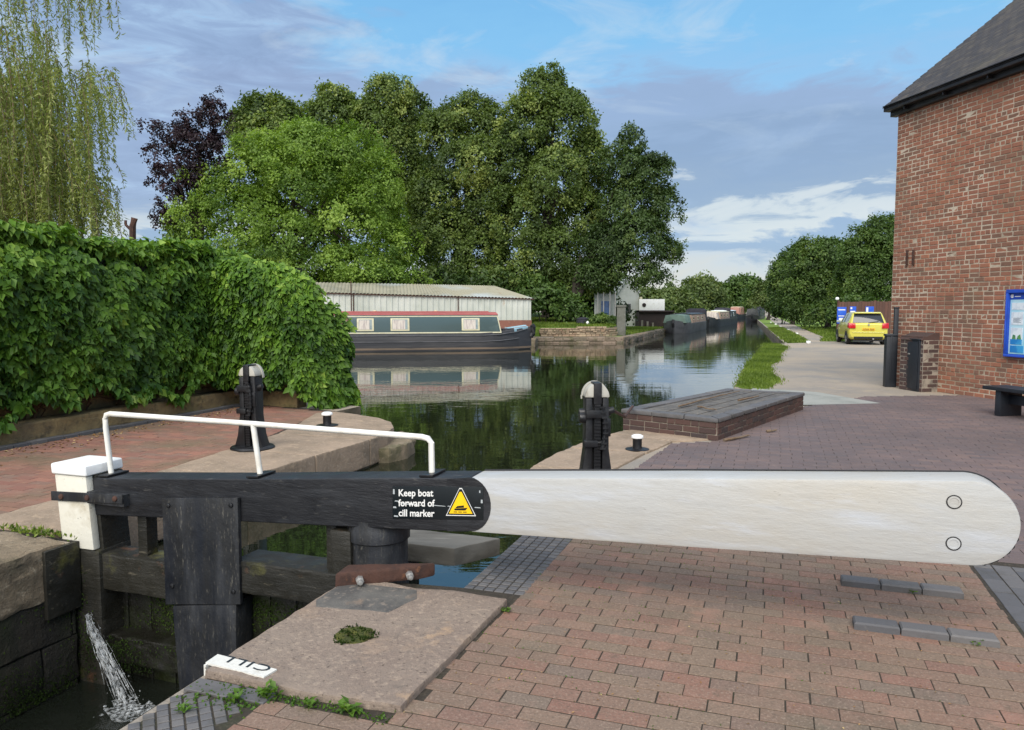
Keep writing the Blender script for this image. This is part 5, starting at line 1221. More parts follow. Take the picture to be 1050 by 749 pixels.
# ================================================================== far left bank: shed, walls, odds and ends
s0 = Vector((1.02, 40.9)); sa = Vector((-.985, -.172)).normalized(); sn = Vector((sa.y, -sa.x))
if sn.y > 0: sn = -sn
SH = lambda x, y, z: (s0.x + sa.x * x + sn.x * y, s0.y + sa.y * x + sn.y * y, z)      # x to the left, y to the camera
shd = thing('boat_shed', (-5, 42, 0), 'long low pale corrugated metal shed behind the dark narrowboat', 'shed')
ze = lambda x: 2.14 + .026 * x
def corr(mb, x0, x1, zf0, zf1, y0, pitch=.30, amp=.035, n=1):
    x = x0
    prof = []
    while x < x1:
        for dx, o in ((0, 0), (.10, 0), (.13, amp), (.20, amp), (.23, 0)): prof.append((x + dx * pitch / .26, o))
        x += pitch
    for (xa, oa), (xb_, ob) in zip(prof[:-1], prof[1:]):
        mb.add([SH(xa, y0 + oa, zf0(xa)), SH(xb_, y0 + ob, zf0(xb_)), SH(xb_, y0 + ob, zf1(xb_)), SH(xa, y0 + oa, zf1(xa))], [(0, 1, 2, 3)])
mb = MB(); corr(mb, 0, 15, lambda x: 1.0, lambda x: ze(x) - .02, .02); mb.build('wall_sheets', M['tin_white'], shd, smooth=0, merge=False)
mb = MB(); mb.box(.0, 15, -4.2, .0, -.1, 2.05, SH); mb.build('wall', M['tin_white'], shd)
mb = MB(); mb.box(-.02, 15, .0, .06, -.1, .995, SH); mb.build('brick_base', M['shed_brick'], shd)
mb = MB()
rid = lambda x: 2.86 + .012 * x
x = -.15
while x < 15.2:
    for dx, o in ((0, 0), (.07, .03), (.14, 0)):
        pass
    xs_ = [x, x + .045, x + .09, x + .135, x + .18]; os_ = [0, .03, .04, .03, 0]
    for i in range(4):
        A_ = lambda q, o: SH(q, .12, ze(q) + o); B_ = lambda q, o: SH(q + 1.75 * max(0, 1 - q / 6) * 1.0, -2.1, rid(q) + o)
        mb.add([A_(xs_[i], os_[i]), A_(xs_[i + 1], os_[i + 1]), B_(xs_[i + 1], os_[i + 1]), B_(xs_[i], os_[i])], [(0, 1, 2, 3)])
    x += .18
mb.build('roof', M['tin_roof'], shd, smooth=0, merge=False)
mb = MB(); mb.add([SH(-.15, .12, ze(0)), SH(1.6, -2.1, rid(0)), SH(15, -2.1, rid(15)), SH(15, -4.4, 2.1), SH(-.15, -4.4, 2.0)], [(0, 1, 4), (1, 2, 3, 4)]); mb.build('roof', M['tin_roof'], shd, smooth=0)
mb = MB(); mb.box(-.16, 15, .115, .13, 0, .05, lambda x, y, z: SH(x, y, ze(x) - .05 + z)); mb.build('eaves_trim', M['rust'], shd)
for x in (9.3, 3.9): MB().box(x, x + .05, .05, .08, .66, ze(x) - .03, SH).build('joint_strip', M['rust'], shd)
pt = PX(360, 300, 38.4); tag(MB().tube([(pt[0], pt[1], 1.5), (pt[0], pt[1], 3.0)], .03, 8).build('rusty_pole', M['rust']), 'thin rusty pole rising past the left part of the shed roof', 'pole')
# low rubble wall, wharf slabs, pillar
wl = [(1.7, 43.6), (3.9, 43.75), (5.4, 44.0), (6.1, 44.6)]
it = []
for (x0, y0), (x1, y1) in zip(wl[:-1], wl[1:]):
    p, q = Vector((x0, y0)), Vector((x1, y1)); d = (q - p).normalized(); nn2 = Vector((d.y, -d.x)); ln = (q - p).length
    z = 0
    while z < .40 + .1 * random.random():
        x = -random.random() * .2; h = random.uniform(.08, .14)
        while x < ln:
            l = random.uniform(.16, .42)
            it.append((lambda a, b, c, p=p, d=d, n=nn2: (p.x + d.x * a + n.x * c, p.y + d.y * a + n.y * c, b), x + l / 2, z + h / 2, l - .02, h - .015, -.3, random.uniform(-.03, .05))); x += l
        z += h
o = bricks(it, .02).build('rubble_wall', M['rubble'], merge=False, smooth=0); tag(o, 'low crumbling pale stone wall on the far wharf below the lawn', 'stone wall')
it = []
for (a0, a1) in zip(L_EDGE[3:9][:-1], L_EDGE[3:9][1:]):
    p, q = Vector(a0), Vector(a1); d = (q - p).normalized(); nn2 = Vector((-d.y, d.x)); ln = (q - p).length
    for z, h in ((-.36, .17), (-.19, .18)):
        x = 0
        while x < ln - .1:
            l = min(ln - x, random.uniform(.35, .95))
            it.append((lambda a, b, c, p=p, d=d, n=nn2: (p.x + d.x * a - n.x * c, p.y + d.y * a - n.y * c, b), x + l / 2, z + h / 2, l - .035, h - random.uniform(.02, .05), -.3, .03 + random.uniform(-.03, .06))); x += l
    x = 0
    while x < ln - .1:
        l = min(ln - x, random.uniform(.5, 1.1)); it.append((lambda a, b, c, p=p, d=d, n=nn2: (p.x + d.x * a + n.x * b, p.y + d.y * a + n.y * b, c), x + l / 2, .16, l - .04, .42, -.2, .02 + random.uniform(-.03, .03))); x += l
o = bricks(it, .03).build('wharf_stones', M['wharf'], merge=False, smooth=0); tag(o, 'rough mossy stone blocks edging the far wharf at the waterline', 'stone edge')
pl = PX(637, 335, 45.4); t = thing('stone_pillar', (pl[0], pl[1], 0), 'square grey stone pillar at the end of the rubble wall', 'pillar')
MB().cbox((pl[0], pl[1], .85), (.52, .52, 1.7), R(-10)).build('pillar_shaft', M['grey_stone'], t, bevel=.03, rough=(3, .012, .3)); MB().cbox((pl[0], pl[1], 1.76), (.60, .60, .12), R(-10)).build('cap', M['grey_stone'], t, bevel=.03)
MB().cbox((pl[0] - .5, pl[1] - .15, .28), (.36, .4, .5), R(-10)).build('plinth', M['dark_brick'], t, bevel=.02)
bn = PX(598, 330, 46.5); t = thing('dark_bin', (bn[0], bn[1], 0), 'dark rounded garden bin standing on the lawn above the rubble wall', 'bin')
MB().lathe((bn[0], bn[1], .0), [(.36, 0), (.4, .3), (.42, .9), (.40, .98)], 16).build('bin_body', M['canvas_dark'], t); MB().lathe((bn[0], bn[1], .0), [(.43, .97), (.43, 1.0), (.2, 1.08), (0, 1.1)], 16).build('lid', M['canvas_dark'], t)
gn = PX(602.5, 332, 45.9); t = thing('garden_ornament', (gn[0], gn[1], 0), 'small white garden ornament beside the dark bin', 'ornament')
MB().lathe((gn[0], gn[1], 0), [(.14, 0), (.13, .08), (.09, .15), (.12, .35), (.13, .5), (.07, .62)], 12).build('ornament_body', M['bright_white'], t); MB().lathe((gn[0], gn[1], 0), [(.05, .6), (.1, .68), (.1, .76), (.05, .85), (0, .87)], 12).build('ornament_head', M['bright_white'], t)
h0 = PX(572, 329, 45.8); tag(MB().tube([(h0[0] + k * .12, h0[1] + .25 * math.sin(k * .9), .5 + .12 * math.sin(k * 1.7) - .02 * k) for k in range(16)], .05, 6).build('hose', M['turq'], merge=False), 'loose turquoise hose lying on the lawn left of the dark bin', 'hose')
# pale gabled building, white panelled shed and posts behind
t = thing('pale_building', PX(643, 333, 66), 'pale grey rendered gabled building behind the trees at the wharf', 'building')
q = PX(643, 333, 66); X0 = q[0]
mb = MB(); mb.prism([(X0 - .9, 0), (X0 + 1.0, 0), (X0 + 1.0, 3.0), (X0 + .15, 4.4), (X0 - .9, 2.9)], lambda p, q_, u: (p, u, q_), 72, 66); mb.build('wall', M['pale_render'], t)
mb = MB(); mb.prism([(X0 + 1.0, 2.9), (X0 + 1.12, 3.0), (X0 + .15, 4.55), (X0 - 1.0, 2.95), (X0 - .9, 2.85), (X0 + .15, 4.4)], lambda p, q_, u: (p, u, q_), 72.2, 65.8); mb.build('roof', M['pale_render'], t)
MB().box(X0 + 1.02, X0 + 1.2, 65.5, 66.2, 0, 2.6).build('gate_post', M['cream'], t)
MB().box(X0 - .3, X0 + .3, 65.98, 66.0, 1.2, 2.0).build('window', M['glass_dark'], t)
t = thing('panelled_shed', PX(669, 333, 64), 'dark open shed with a white panel and round black hole', 'shed')
q0, q1 = PX(655.5, 307, 64), PX(681.5, 318.5, 64)
mb = MB(); mb.box(q0[0], q1[0], 64, 64.08, q1[2], q0[2]); wp = mb.build('white_panel', M['bright_white'], t, bevel=.02)
hc = PX(660.5, 313, 63.97); mb = MB(); mb.lathe(None, [(0, 0), (.17, 0), (.17, .03), (0, .03)], 16, lambda x, y, z: (hc[0] + x, 63.97 + z, hc[2] + y)); mb.build('round_hole', M['dark_hollow'], wp)
q2 = PX(690, 318.5, 64)
mb = MB(); mb.box(q0[0], q2[0], 64.1, 67, 0.0, q1[2] - .02); mb.box(q0[0], q2[0] + .1, 63.9, 67.1, q1[2] - .14, q1[2] - .01); mb.build('shed_body', M['dark_hollow'], t)
for k in range(3): MB().box(q0[0] + .15 + k * .45, q0[0] + .3 + k * .45, 63.7, 63.9, 0, .62 - .1 * k).build('stub_post', M['grey_timber'], t)
t = thing('trellis_frame', PX(620, 335, 49), 'upright pale poles with a blue sheet under the dark tree', 'frame')
for px in (613, 619, 625.5, 631):
    a = PX(px, 300, 50); MB().tube([(a[0], a[1], 0), (a[0], a[1], a[2])], .045, 8).build('pole', M['steel'], t)
a = PX(621.5, 318, 50.3); MB().box(a[0] - .32, a[0] + .3, 50.3, 50.33, .9, 2.1).build('blue_sheet', M['dull_blue'], t)
a = PX(622, 316, 50.6); MB().box(a[0] - .8, a[0] + .6, 50.7, 50.75, .2, 2.6).build('pale_panel', M['pale_render'], t)

# ================================================================== creeper covered wall
cw = thing('creeper_wall', AB(-6.5, 3, 0), 'tall old wall smothered in dark green creeper along the left quay', 'creeper wall')
CT = lambda p, q, z: AB(p, q, z)
mb = MB(); mb.prism([(-6.42, -4), (-6.42, 7.28), (-5.4, 7.12), (-5.3, 7.4), (-6.85, 7.65), (-6.85, -4)], CT, 0, 1.75); mb.build('wall', M['plinth'], cw, bevel=.02, rough=(5, .015, .2))
mb = MB(); mb.prism([(-6.12, -4), (-6.12, 7.0), (-6.45, 7.1), (-6.45, -4)], CT, 0, .27); mb.prism([(-6.1, 6.98), (-5.0, 6.82), (-5.0, 7.1), (-6.1, 7.3)], CT, 0, .26); mb.build('plinth', M['plinth'], cw, bevel=.025, rough=(5, .012, .18))
def creeper(name, n, fn, m, seed, L=.14, W=.085):
    g = np.random.default_rng(seed)
    P, Nn, tt = fn(g, n)
    k = 3                       # three leaflets hang from each stalk
    i = np.repeat(np.arange(len(P)), k); K = len(i)
    nr = Nn[i] + unit(K, g) * .7 + np.array([0, 0, .3])
    side = np.cross(Nn[i], np.array([0, 0, 1.0])); j = np.tile(np.array([-1, 0, 1.0]), len(P))[:, None]
    ax = np.array([0, 0, -1.0]) + side * j * .75 + Nn[i] * .45 + unit(K, g) * .6
    s = (.45 + .95 * g.random(len(P)) ** 1.4)[i]
    return leaf_mesh(name, P[i] + unit(K, g) * .02, ax, nr, L * s, W * s, np.clip(tt[i] + (.13 * g.normal(size=len(P)))[i] + .06 * g.normal(size=K), 0, 1), m, cw, fold=.12)
def wob(x, z): return .07 * np.sin(x * 1.9 + 1) + .05 * np.sin(z * 3.1 + x * .9) + .06 * np.sin(x * 7.3 - z * 6.2) + .05 * np.cos(x * 13 + z * 11) * np.sin(z * 8 - x * 3)
VV, UU = np.array([UY, -UX, 0]), np.array([UX, UY, 0])
def main_face(g, n):
    b = g.uniform(-.3, 7.1, n); z = .50 + 2.22 * g.random(n) ** .92
    low = .52 + .1 * np.sin(b * 2.1) + .07 * np.sin(b * 6.7); z = np.maximum(z, low + .1 * g.random(n))
    topz = 2.54 + .06 * np.sin(b * 2.3) + .04 * np.sin(b * 7.1)
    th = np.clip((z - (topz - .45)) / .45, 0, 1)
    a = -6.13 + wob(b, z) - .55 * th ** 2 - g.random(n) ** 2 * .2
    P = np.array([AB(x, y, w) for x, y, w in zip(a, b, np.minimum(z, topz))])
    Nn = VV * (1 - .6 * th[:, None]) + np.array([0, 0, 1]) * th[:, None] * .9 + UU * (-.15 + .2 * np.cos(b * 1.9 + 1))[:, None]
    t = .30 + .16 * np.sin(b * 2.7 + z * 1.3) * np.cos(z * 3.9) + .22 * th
    return P, Nn, np.clip(t, .02, .8)
creeper('foliage', 21000, main_face, M['creeper'], 21, .112, .068)
def top_face(g, n):
    b = g.uniform(-.3, 7.6, n); a = -6.3 - g.random(n) * .75
    z = 2.49 + .06 * np.sin(b * 2.3) + .2 * g.random(n) ** 2.5 + .04 * np.sin(b * 7.1)
    return np.array([AB(x, y, w) for x, y, w in zip(a, b, z)]), np.tile(np.array([0, 0, 1.0]), (n, 1)) + VV * .5, np.full(n, .5)
creeper('foliage', 3000, top_face, M['creeper'], 22)
def end_face(g, n):
    q = g.random(n); th = g.uniform(-.25, 1.0, n)
    A_, B_ = np.array(AB(-6.25, 6.45)), np.array(AB(-4.44, 6.98))
    topz = 2.52 - .14 * q - .36 * q ** 2.2 - .62 * q ** 9
    low = np.where(q > .74, .40 - (q - .74) * 1.9, .44) + .06 * np.sin(q * 30)
    z = low + (topz - low) * g.random(n) ** .9
    hh = (z - low) / (topz - low)
    bul = .34 * np.sqrt(np.clip(1 - (hh * 1.25 - .45) ** 2 * .9, 0, 1)) * np.sqrt(np.clip(1 - (q - .5) ** 2 * 2.4, 0, 1)) + .5 * wob(q * 4, z)
    rr_ = np.clip((q - .86) / .14, 0, 1)
    out = bul - rr_ ** 2 * .55 - .35 * np.clip((hh - .8) / .2, 0, 1) ** 2
    P = A_ + (B_ - A_) * q[:, None] - UU * (out - g.random(n) ** 2 * .2)[:, None] * 1.0
    P[:, 2] = z
    Nn = -UU * (1 - .5 * np.clip(hh - .6, 0, 1)[:, None]) + VV * (rr_[:, None] * 1.3 - .25 + q[:, None] * .4) + np.array([0, 0, 1]) * np.clip((hh - .65) * 2.2, 0, .9)[:, None]
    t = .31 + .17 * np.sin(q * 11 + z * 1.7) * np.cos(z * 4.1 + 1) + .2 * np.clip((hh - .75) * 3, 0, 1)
    return P, Nn, np.clip(t, .02, .8)
creeper('foliage', 7600, end_face, M['creeper'], 23, .115, .07)
def back_side(g, n):
    q = g.random(n); z = .2 + 1.9 * g.random(n) * (1 - .45 * q)
    P = np.array([AB(-4.52 + .1 * np.sin(z_ * 5) - .25 * max(0, z_ - 1.2), 6.95 + q_ * .8, z_ - .25) for q_, z_ in zip(q, z)])
    return P, np.tile(VV, (n, 1)), .35 + .15 * np.sin(z * 5)
creeper('foliage', 1200, back_side, M['creeper'], 24)
def fringe(g, n):
    b = g.uniform(0, 7.0, n); z = .46 + .12 * np.sin(b * 2.1) + .1 * np.sin(b * 6.7) + .1 * g.random(n)
    return np.array([AB(-6.02 - .12 * g.random() , y, w) for y, w in zip(b, z)]), np.tile(VV, (n, 1)), np.clip(.45 + .2 * g.normal(size=n), 0, 1)
creeper('foliage', 420, fringe, M['creeper_pale'], 25)
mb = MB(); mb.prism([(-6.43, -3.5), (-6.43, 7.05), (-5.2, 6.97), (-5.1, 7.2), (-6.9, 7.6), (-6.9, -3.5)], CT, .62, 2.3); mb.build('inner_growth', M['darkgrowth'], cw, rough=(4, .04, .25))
mb = MB(); g = np.random.default_rng(8)
for k in range(26):
    b = g.uniform(.3, 6.9); pts = [AB(-6.38 + .03 * i + g.normal() * .01, b + g.normal() * .04 * i, .27 + .09 * i) for i in range(5)]; mb.tube(pts, g.uniform(.006, .016), 6)
for k in range(14):
    b = g.uniform(.3, 6.2); z = g.uniform(.33, .5); mb.tube([AB(-6.37, b + .14 * i, z + .04 * math.sin(i * 1.3 + k)) for i in range(7)], .008, 5)
mb.build('stems', M['stem'], cw, merge=False)
q = PX(334, 400, 12.75); tag(MB().tube([(q[0], q[1] - .1, .45), (q[0] + .05, q[1] - .2, .3), (q[0] - .03, q[1] - .22, .12), (q[0] + .04, q[1] - .2, -.05)], .035, 7).build('rope', M['turq'], merge=False), 'short turquoise rope hanging at the end of the creeper wall', 'rope')
q = PX(136, 232, 13.6); t = thing('iron_bracket', (q[0], q[1], 2.4), 'rusty forked iron bracket poking above the creeper wall below the willow', 'bracket')
MB().tube([(q[0] - .03, q[1], 2.3), (q[0], q[1], q[2]), (q[0] + .04, q[1], q[2] + .14)], .055, 8).build('upright', M['rust'], t, merge=False)
MB().tube([(q[0] - .02, q[1], q[2] - .08), (q[0] - .12, q[1], q[2] + .02), (q[0] - .12, q[1], q[2] + .10)], .025, 8).build('fork', M['rust'], t, merge=False)

# ================================================================== trees
def willow():
    base = (-13.2, 16.5, 0); t = thing('willow_tree', base, 'weeping willow with long hanging pale strands above the creeper wall', 'willow')
    g = np.random.default_rng(31)
    limbs = [(.55, PX(10, 72, 15.2)), (.75, PX(40, -60, 15.5)), (.8, PX(100, -50, 15.0)), (.5, PX(20, 150, 15.5)), (.5, PX(95, 165, 15.0)), (.85, PX(0, -140, 16))]
    trunk('trunk', base, (-12.0, 16.2, 9.2), .42, M['bark'], t, limbs)
    Ps, Ax, Nr, T_, Ls = [], [], [], [], []; tw = MB()
    groups = [(150, (-70, 104), (-140, -25), (60, 120)), (230, (-70, 98), (62, 100), (70, 165)), (260, (-70, 90), (115, 190), (50, 120)), (120, (-60, 60), (20, 80), (60, 150)), (26, (88, 116), (68, 100), (30, 70)), (26, (88, 122), (160, 210), (30, 70)), (230, (-70, 106), (170, 215), (35, 70))]
    for cnt, xr, yr, lr in groups:
        for _ in range(cnt):
            x = g.uniform(*xr); y = g.uniform(*yr); Y = g.uniform(13.9, 17.2); ln = g.uniform(*lr)
            if x > 70 and yr[0] < 0: ln *= .8
            p0 = Vector(PX(x, y, Y)); dl = ln * Y / 780; out = g.uniform(-.25, .42); oy = g.normal() * .12
            n = max(6, int(dl / .05)); q = np.linspace(0, 1, n)
            C = np.array([[p0.x + out * (1 - (1 - u) ** 2.2) , p0.y + oy * u, p0.z + .10 * math.sin(min(1, u * 4) * math.pi) * abs(out) * 2 - dl * u ** 1.15] for u in q])
            if g.random() < .5: tw.tube([tuple(C[0]), tuple(C[n // 3]), tuple(C[2 * n // 3]), tuple(C[-1])], .006, 4, .003, cap=False)
            tn = np.clip(.45 + .22 * g.normal(), 0, .85)
            for rep in range(2):
                Ps.append(C + g.normal(size=C.shape) * .012); a = unit(n, g) * .95 + np.array([.1, 0, -.9]); Ax.append(a); Nr.append(unit(n, g) + np.array([0, 0, .2])); T_.append(np.full(n, tn))
    tw.build('twigs', M['twig'], t, merge=False)
    P = np.concatenate(Ps); n = len(P)
    leaf_mesh('crown', P, np.concatenate(Ax), np.concatenate(Nr), g.uniform(.06, .135, n), .026, np.clip(np.concatenate(T_) + .1 * g.normal(size=n), 0, 1), M['willow'], t, fold=.15)
willow()
def ptree(name, label, cat, grp, px, Y, r, spec, leafm, clumps, per, rc, L, W, seed, topf=.85, zbase=0.0, **kw):
    lb = plobes(spec, Y); X = (px - 525) / 780 * Y
    hi = max(l[2] + l[5] * .3 for l in lb)
    return tree(name, label, cat, grp, (X, Y, zbase), (X + .3, Y, hi * topf), r, lb, M[leafm], clumps, per, rc, L, W, seed, **kw)
LG_ = 'tall trees behind the boat shed'
ptree('lime_tree', 'tallest lime tree, its crown the highest above the shed roof', 'tree', LG_, 560, 52, .4, [(560, 96, 26, 30), (578, 128, 38, 36), (545, 132, 34, 36), (522, 165, 26, 40), (600, 170, 24, 40), (566, 190, 45, 50), (535, 225, 38, 42), (600, 232, 30, 42), (560, 262, 50, 36), (530, 292, 38, 24), (590, 292, 40, 26)], 'lime', 2000, 42, .5, .19, .14, 51, fill=.22)
ptree('lime_tree', 'broad lime tree left of the tallest one, right above the shed', 'tree', LG_, 478, 53.5, .4, [(478, 118, 26, 20), (455, 138, 24, 26), (500, 135, 22, 26), (478, 172, 44, 36), (445, 205, 30, 34), (500, 212, 34, 34), (455, 245, 36, 34), (495, 256, 34, 34), (470, 288, 55, 24)], 'lime', 1700, 42, .5, .19, .14, 52, fill=.22)
ptree('lime_tree', 'lime tree rising behind the right side of the pale bushy tree', 'tree', LG_, 405, 57, .4, [(398, 102, 28, 20), (418, 122, 22, 24), (378, 122, 22, 22), (402, 155, 40, 36), (428, 195, 24, 36), (400, 215, 36, 36), (425, 255, 30, 34)], 'lime', 1300, 40, .53, .2, .15, 53, fill=.22)
ptree('lime_tree', 'lime tree top showing between the copper beech and its taller neighbours', 'tree', LG_, 345, 58, .35, [(346, 104, 22, 14), (335, 124, 30, 22), (362, 128, 22, 24), (330, 160, 34, 34), (350, 200, 36, 40)], 'lime', 850, 32, .55, .24, .17, 54, fill=.22)
ptree('lime_tree', 'short lime tree top just right of the copper beech', 'tree', LG_, 275, 54, .3, [(268, 112, 18, 14), (290, 120, 20, 18), (252, 130, 18, 20), (275, 150, 36, 28), (300, 175, 34, 36)], 'lime', 800, 32, .52, .23, .17, 55, fill=.22)
ptree('beech_tree', 'dark spreading tree at the right end of the tall tree row', 'tree', LG_, 588, 50, .32, [(648, 146, 16, 16), (640, 172, 26, 24), (668, 180, 22, 24), (640, 212, 32, 30), (676, 214, 20, 26), (655, 245, 38, 28), (625, 255, 28, 28), (684, 262, 14, 15), (652, 282, 32, 18), (612, 285, 20, 22), (682, 285, 10, 8)], 'darktree', 1150, 38, .42, .18, .12, 56, fill=.3, droop=.5, topf=.4)
ptree('copper_beech', 'dark purple copper beech left of the pale bushy tree', 'tree', None, 205, 47, .3, [(218, 118, 16, 18), (205, 140, 24, 18), (180, 140, 20, 13), (160, 130, 13, 6), (188, 165, 26, 16), (218, 160, 20, 22), (168, 182, 16, 12), (180, 200, 16, 12), (170, 222, 10, 14), (196, 185, 20, 18), (158, 155, 10, 6)], 'copper', 430, 28, .34, .17, .12, 57, fill=.3, spread=.5)
ptree('bushy_tree', 'broad pale green bushy tree behind the creeper wall and shed', 'tree', None, 300, 47.5, .3, [(312, 148, 40, 30), (352, 165, 42, 32), (270, 172, 42, 32), (385, 195, 34, 36), (228, 200, 36, 30), (315, 195, 55, 36), (255, 220, 48, 32), (370, 225, 48, 34), (200, 232, 28, 26), (310, 245, 55, 30), (400, 258, 28, 28), (360, 272, 48, 24), (260, 262, 50, 24), (178, 240, 12, 20), (188, 262, 26, 20), (300, 278, 66, 24), (385, 284, 52, 18), (225, 276, 50, 24)], 'bush', 3100, 30, .48, .19, .12, 58, fill=.3, droop=.3)
def shrub(name, label, spec, Y, leafm, clumps, per, rc, L, W, seed, grp=None, px=None):
    lb = plobes(spec, Y); X = lb[0][0]; t = thing(name, (X, Y, 0), label, 'shrub', grp)
    mb = MB(); g = np.random.default_rng(seed)
    for l in lb: mb.tube([(X + g.normal() * .2, Y, -.1), ((X + l[0]) / 2, (Y + l[1]) / 2, l[2] * .5), l[:3]], .05, 6, .015)
    mb.build('stems', M['bark'], t, merge=False); crown('foliage', lb, leafm and M[leafm], t, clumps, per, rc, L, W, seed=seed)
shrub('dark_shrub', 'dense dark laurel shrub right of the shed gable', [(560, 308, 24, 18), (545, 302, 14, 22), (578, 315, 18, 14), (590, 318, 14, 12)], 47.5, 'hedgerow', 330, 22, .42, .24, .16, 61)
shrub('dark_shrub', 'dark understorey shrub in the shade under the tall trees', [(610, 318, 24, 16), (590, 308, 22, 22), (630, 322, 16, 10), (560, 300, 40, 24)], 55, 'darktree', 330, 22, .5, .28, .18, 62)
shrub('dark_shrub', 'dark understorey shrub directly behind the shed roof', [(450, 300, 40, 22), (500, 300, 40, 24), (400, 295, 40, 20), (352, 296, 36, 20), (320, 296, 30, 20)], 51, 'darktree', 360, 22, .55, .3, .2, 63)
shrub('ivy_clump', 'low ivy clump on the bank beside the grey stone pillar', [(615, 329, 12, 6), (627, 331, 8, 6), (605, 331, 8, 4)], 46.4, 'hedgerow', 130, 22, .2, .14, .09, 64)
HG = 'hedgerow trees along the towpath'
ptree('hedgerow_tree', 'nearest towpath tree, rising behind the fence beside the brick corner', 'tree', HG, 895, 52, .2, [(908, 242, 22, 20), (890, 252, 20, 20), (930, 245, 24, 30), (880, 272, 24, 24), (905, 280, 34, 30), (885, 295, 30, 22), (920, 290, 34, 34)], 'hedgerow', 1000, 30, .42, .2, .13, 71)
ptree('hedgerow_tree', 'second towpath tree, darker, left behind the nearest one', 'tree', HG, 848, 60, .2, [(852, 258, 26, 16), (832, 272, 28, 24), (866, 275, 24, 26), (845, 298, 32, 24), (868, 305, 28, 18), (822, 300, 24, 20)], 'hedgerow', 1000, 30, .44, .21, .14, 72)
ptree('hedgerow_tree', 'third towpath tree, sloping down toward the canal', 'tree', HG, 812, 76, .2, [(815, 272, 20, 18), (803, 290, 18, 20), (825, 295, 22, 22), (806, 308, 18, 12), (830, 312, 24, 12)], 'hedgerow', 800, 28, .5, .25, .16, 73)
ptree('hedgerow_tree', 'fourth towpath tree, small and brighter green, by the far canal', 'tree', HG, 787, 104, .2, [(787, 302, 12, 12), (795, 298, 10, 14), (780, 308, 10, 8), (798, 312, 12, 8)], 'fartree', 520, 26, .6, .3, .2, 74)
for i, (px, py, rx, rz, Y, lb) in enumerate([(888, 322, 22, 14, 47, 'low bramble bush in front of the nearest towpath tree'), (846, 322, 18, 11, 56, 'low bramble bush left of the board fence'), (822, 320, 14, 9, 66, 'low bramble bush beside the bend of the towpath'), (804, 319, 11, 7, 80, 'low bramble bush near the dark moored boat'), (870, 318, 18, 16, 50, 'taller bramble behind the left end of the board fence')]):
    shrub('bramble_bush', lb, [(px, py, rx, rz), (px - rx * .5, py + rz * .3, rx * .6, rz * .7), (px + rx * .5, py + rz * .2, rx * .6, rz * .8)], Y, 'hedgerow', 130, 20, .4, .24, .15, 80 + i, 'bramble bushes along the towpath')
FG = 'distant trees at the far end of the canal'
for i, (lb, px, Y, spec, lm, n) in enumerate([
        ('round light green distant tree above the cream moored boat', 720, 112, [(720, 297, 20, 13), (712, 305, 16, 12), (730, 306, 16, 12), (720, 312, 22, 8)], 'fartree', 380),
        ('low olive distant tree left of the round light one', 692, 96, [(690, 305, 20, 8), (675, 308, 14, 8), (703, 309, 14, 8), (688, 314, 26, 6)], 'fartree', 300),
        ('olive scrub tree behind the white panelled shed', 664, 86, [(662, 303, 16, 7), (648, 306, 14, 8), (676, 310, 16, 8), (664, 316, 24, 8)], 'fartree', 260),
        ('dark distant tree closing the canal, left of the gap', 758, 165, [(760, 294, 14, 11), (748, 303, 12, 12), (772, 300, 12, 14), (760, 312, 20, 9)], 'hedgerow', 380),
        ('dark distant tree right beside the fourth towpath tree', 776, 150, [(776, 300, 10, 12), (784, 306, 10, 12), (772, 312, 10, 8)], 'hedgerow', 240),
        ('far dark tree behind the two distant moored boats', 742, 185, [(738, 302, 14, 10), (728, 308, 12, 9), (746, 312, 16, 7)], 'hedgerow', 240)]):
    ptree('distant_tree', lb, 'tree', FG, px, Y, .25, spec, lm, n, 20, Y * .0075, Y * .0040, Y * .0027, 90 + i)
# ragged wood closing the horizon far off
g = np.random.default_rng(77); P = []
lobs = []
for k in range(90):
    az = g.uniform(-1.0, 1.15); D = g.uniform(235, 300); h = g.uniform(4, 8)
    lobs.append((D * math.sin(az), D * math.cos(az), h * .5, g.uniform(7, 12), 5, h))
o = crown('far_wood', lobs, M['fartree'], None, 2400, 14, 2.2, 1.5, 1.0, seed=78); tag(o, 'low far wood along the horizon', 'wood', None, 'stuff')

# ================================================================== sky, sun, camera
w = bpy.data.worlds.new('World'); scene.world = w; w.use_nodes = True; nt = w.node_tree
for n in list(nt.nodes): nt.nodes.remove(n)
out = nt.nodes.new('ShaderNodeOutputWorld'); bg = nt.nodes.new('ShaderNodeBackground'); nt.links.new(bg.outputs[0], out.inputs[0])
STR = .12; bg.inputs[1].default_value = STR
SUN_AZ, SUN_EL = 196.0, 42.0          # degrees clockwise from +Y
sky = nt.nodes.new('ShaderNodeTexSky'); sky.sky_type = 'NISHITA'; sky.sun_disc = False
sky.sun_elevation = R(SUN_EL); sky.sun_rotation = R(SUN_AZ); sky.air_density = 1.0; sky.dust_density = .6; sky.ozone_density = 2.0
tc = nt.nodes.new('ShaderNodeTexCoord').outputs['Generated']
sep = nt.nodes.new('ShaderNodeSeparateXYZ'); nt.links.new(tc, sep.inputs[0])
def mth(op, a, b=None, c=None):
    n = nt.nodes.new('ShaderNodeMath'); n.operation = op
    for s, x in zip(n.inputs, (a, b, c)):
        if x is None: continue
        if hasattr(x, 'links'): nt.links.new(x, s)
        else: s.default_value = x
    return n.outputs[0]
zz = mth('ADD', mth('MAXIMUM', sep.outputs[2], 0.0), .16)
cb_ = nt.nodes.new('ShaderNodeCombineXYZ'); nt.links.new(mth('DIVIDE', sep.outputs[0], zz), cb_.inputs[0]); nt.links.new(mth('DIVIDE', sep.outputs[1], zz), cb_.inputs[1])
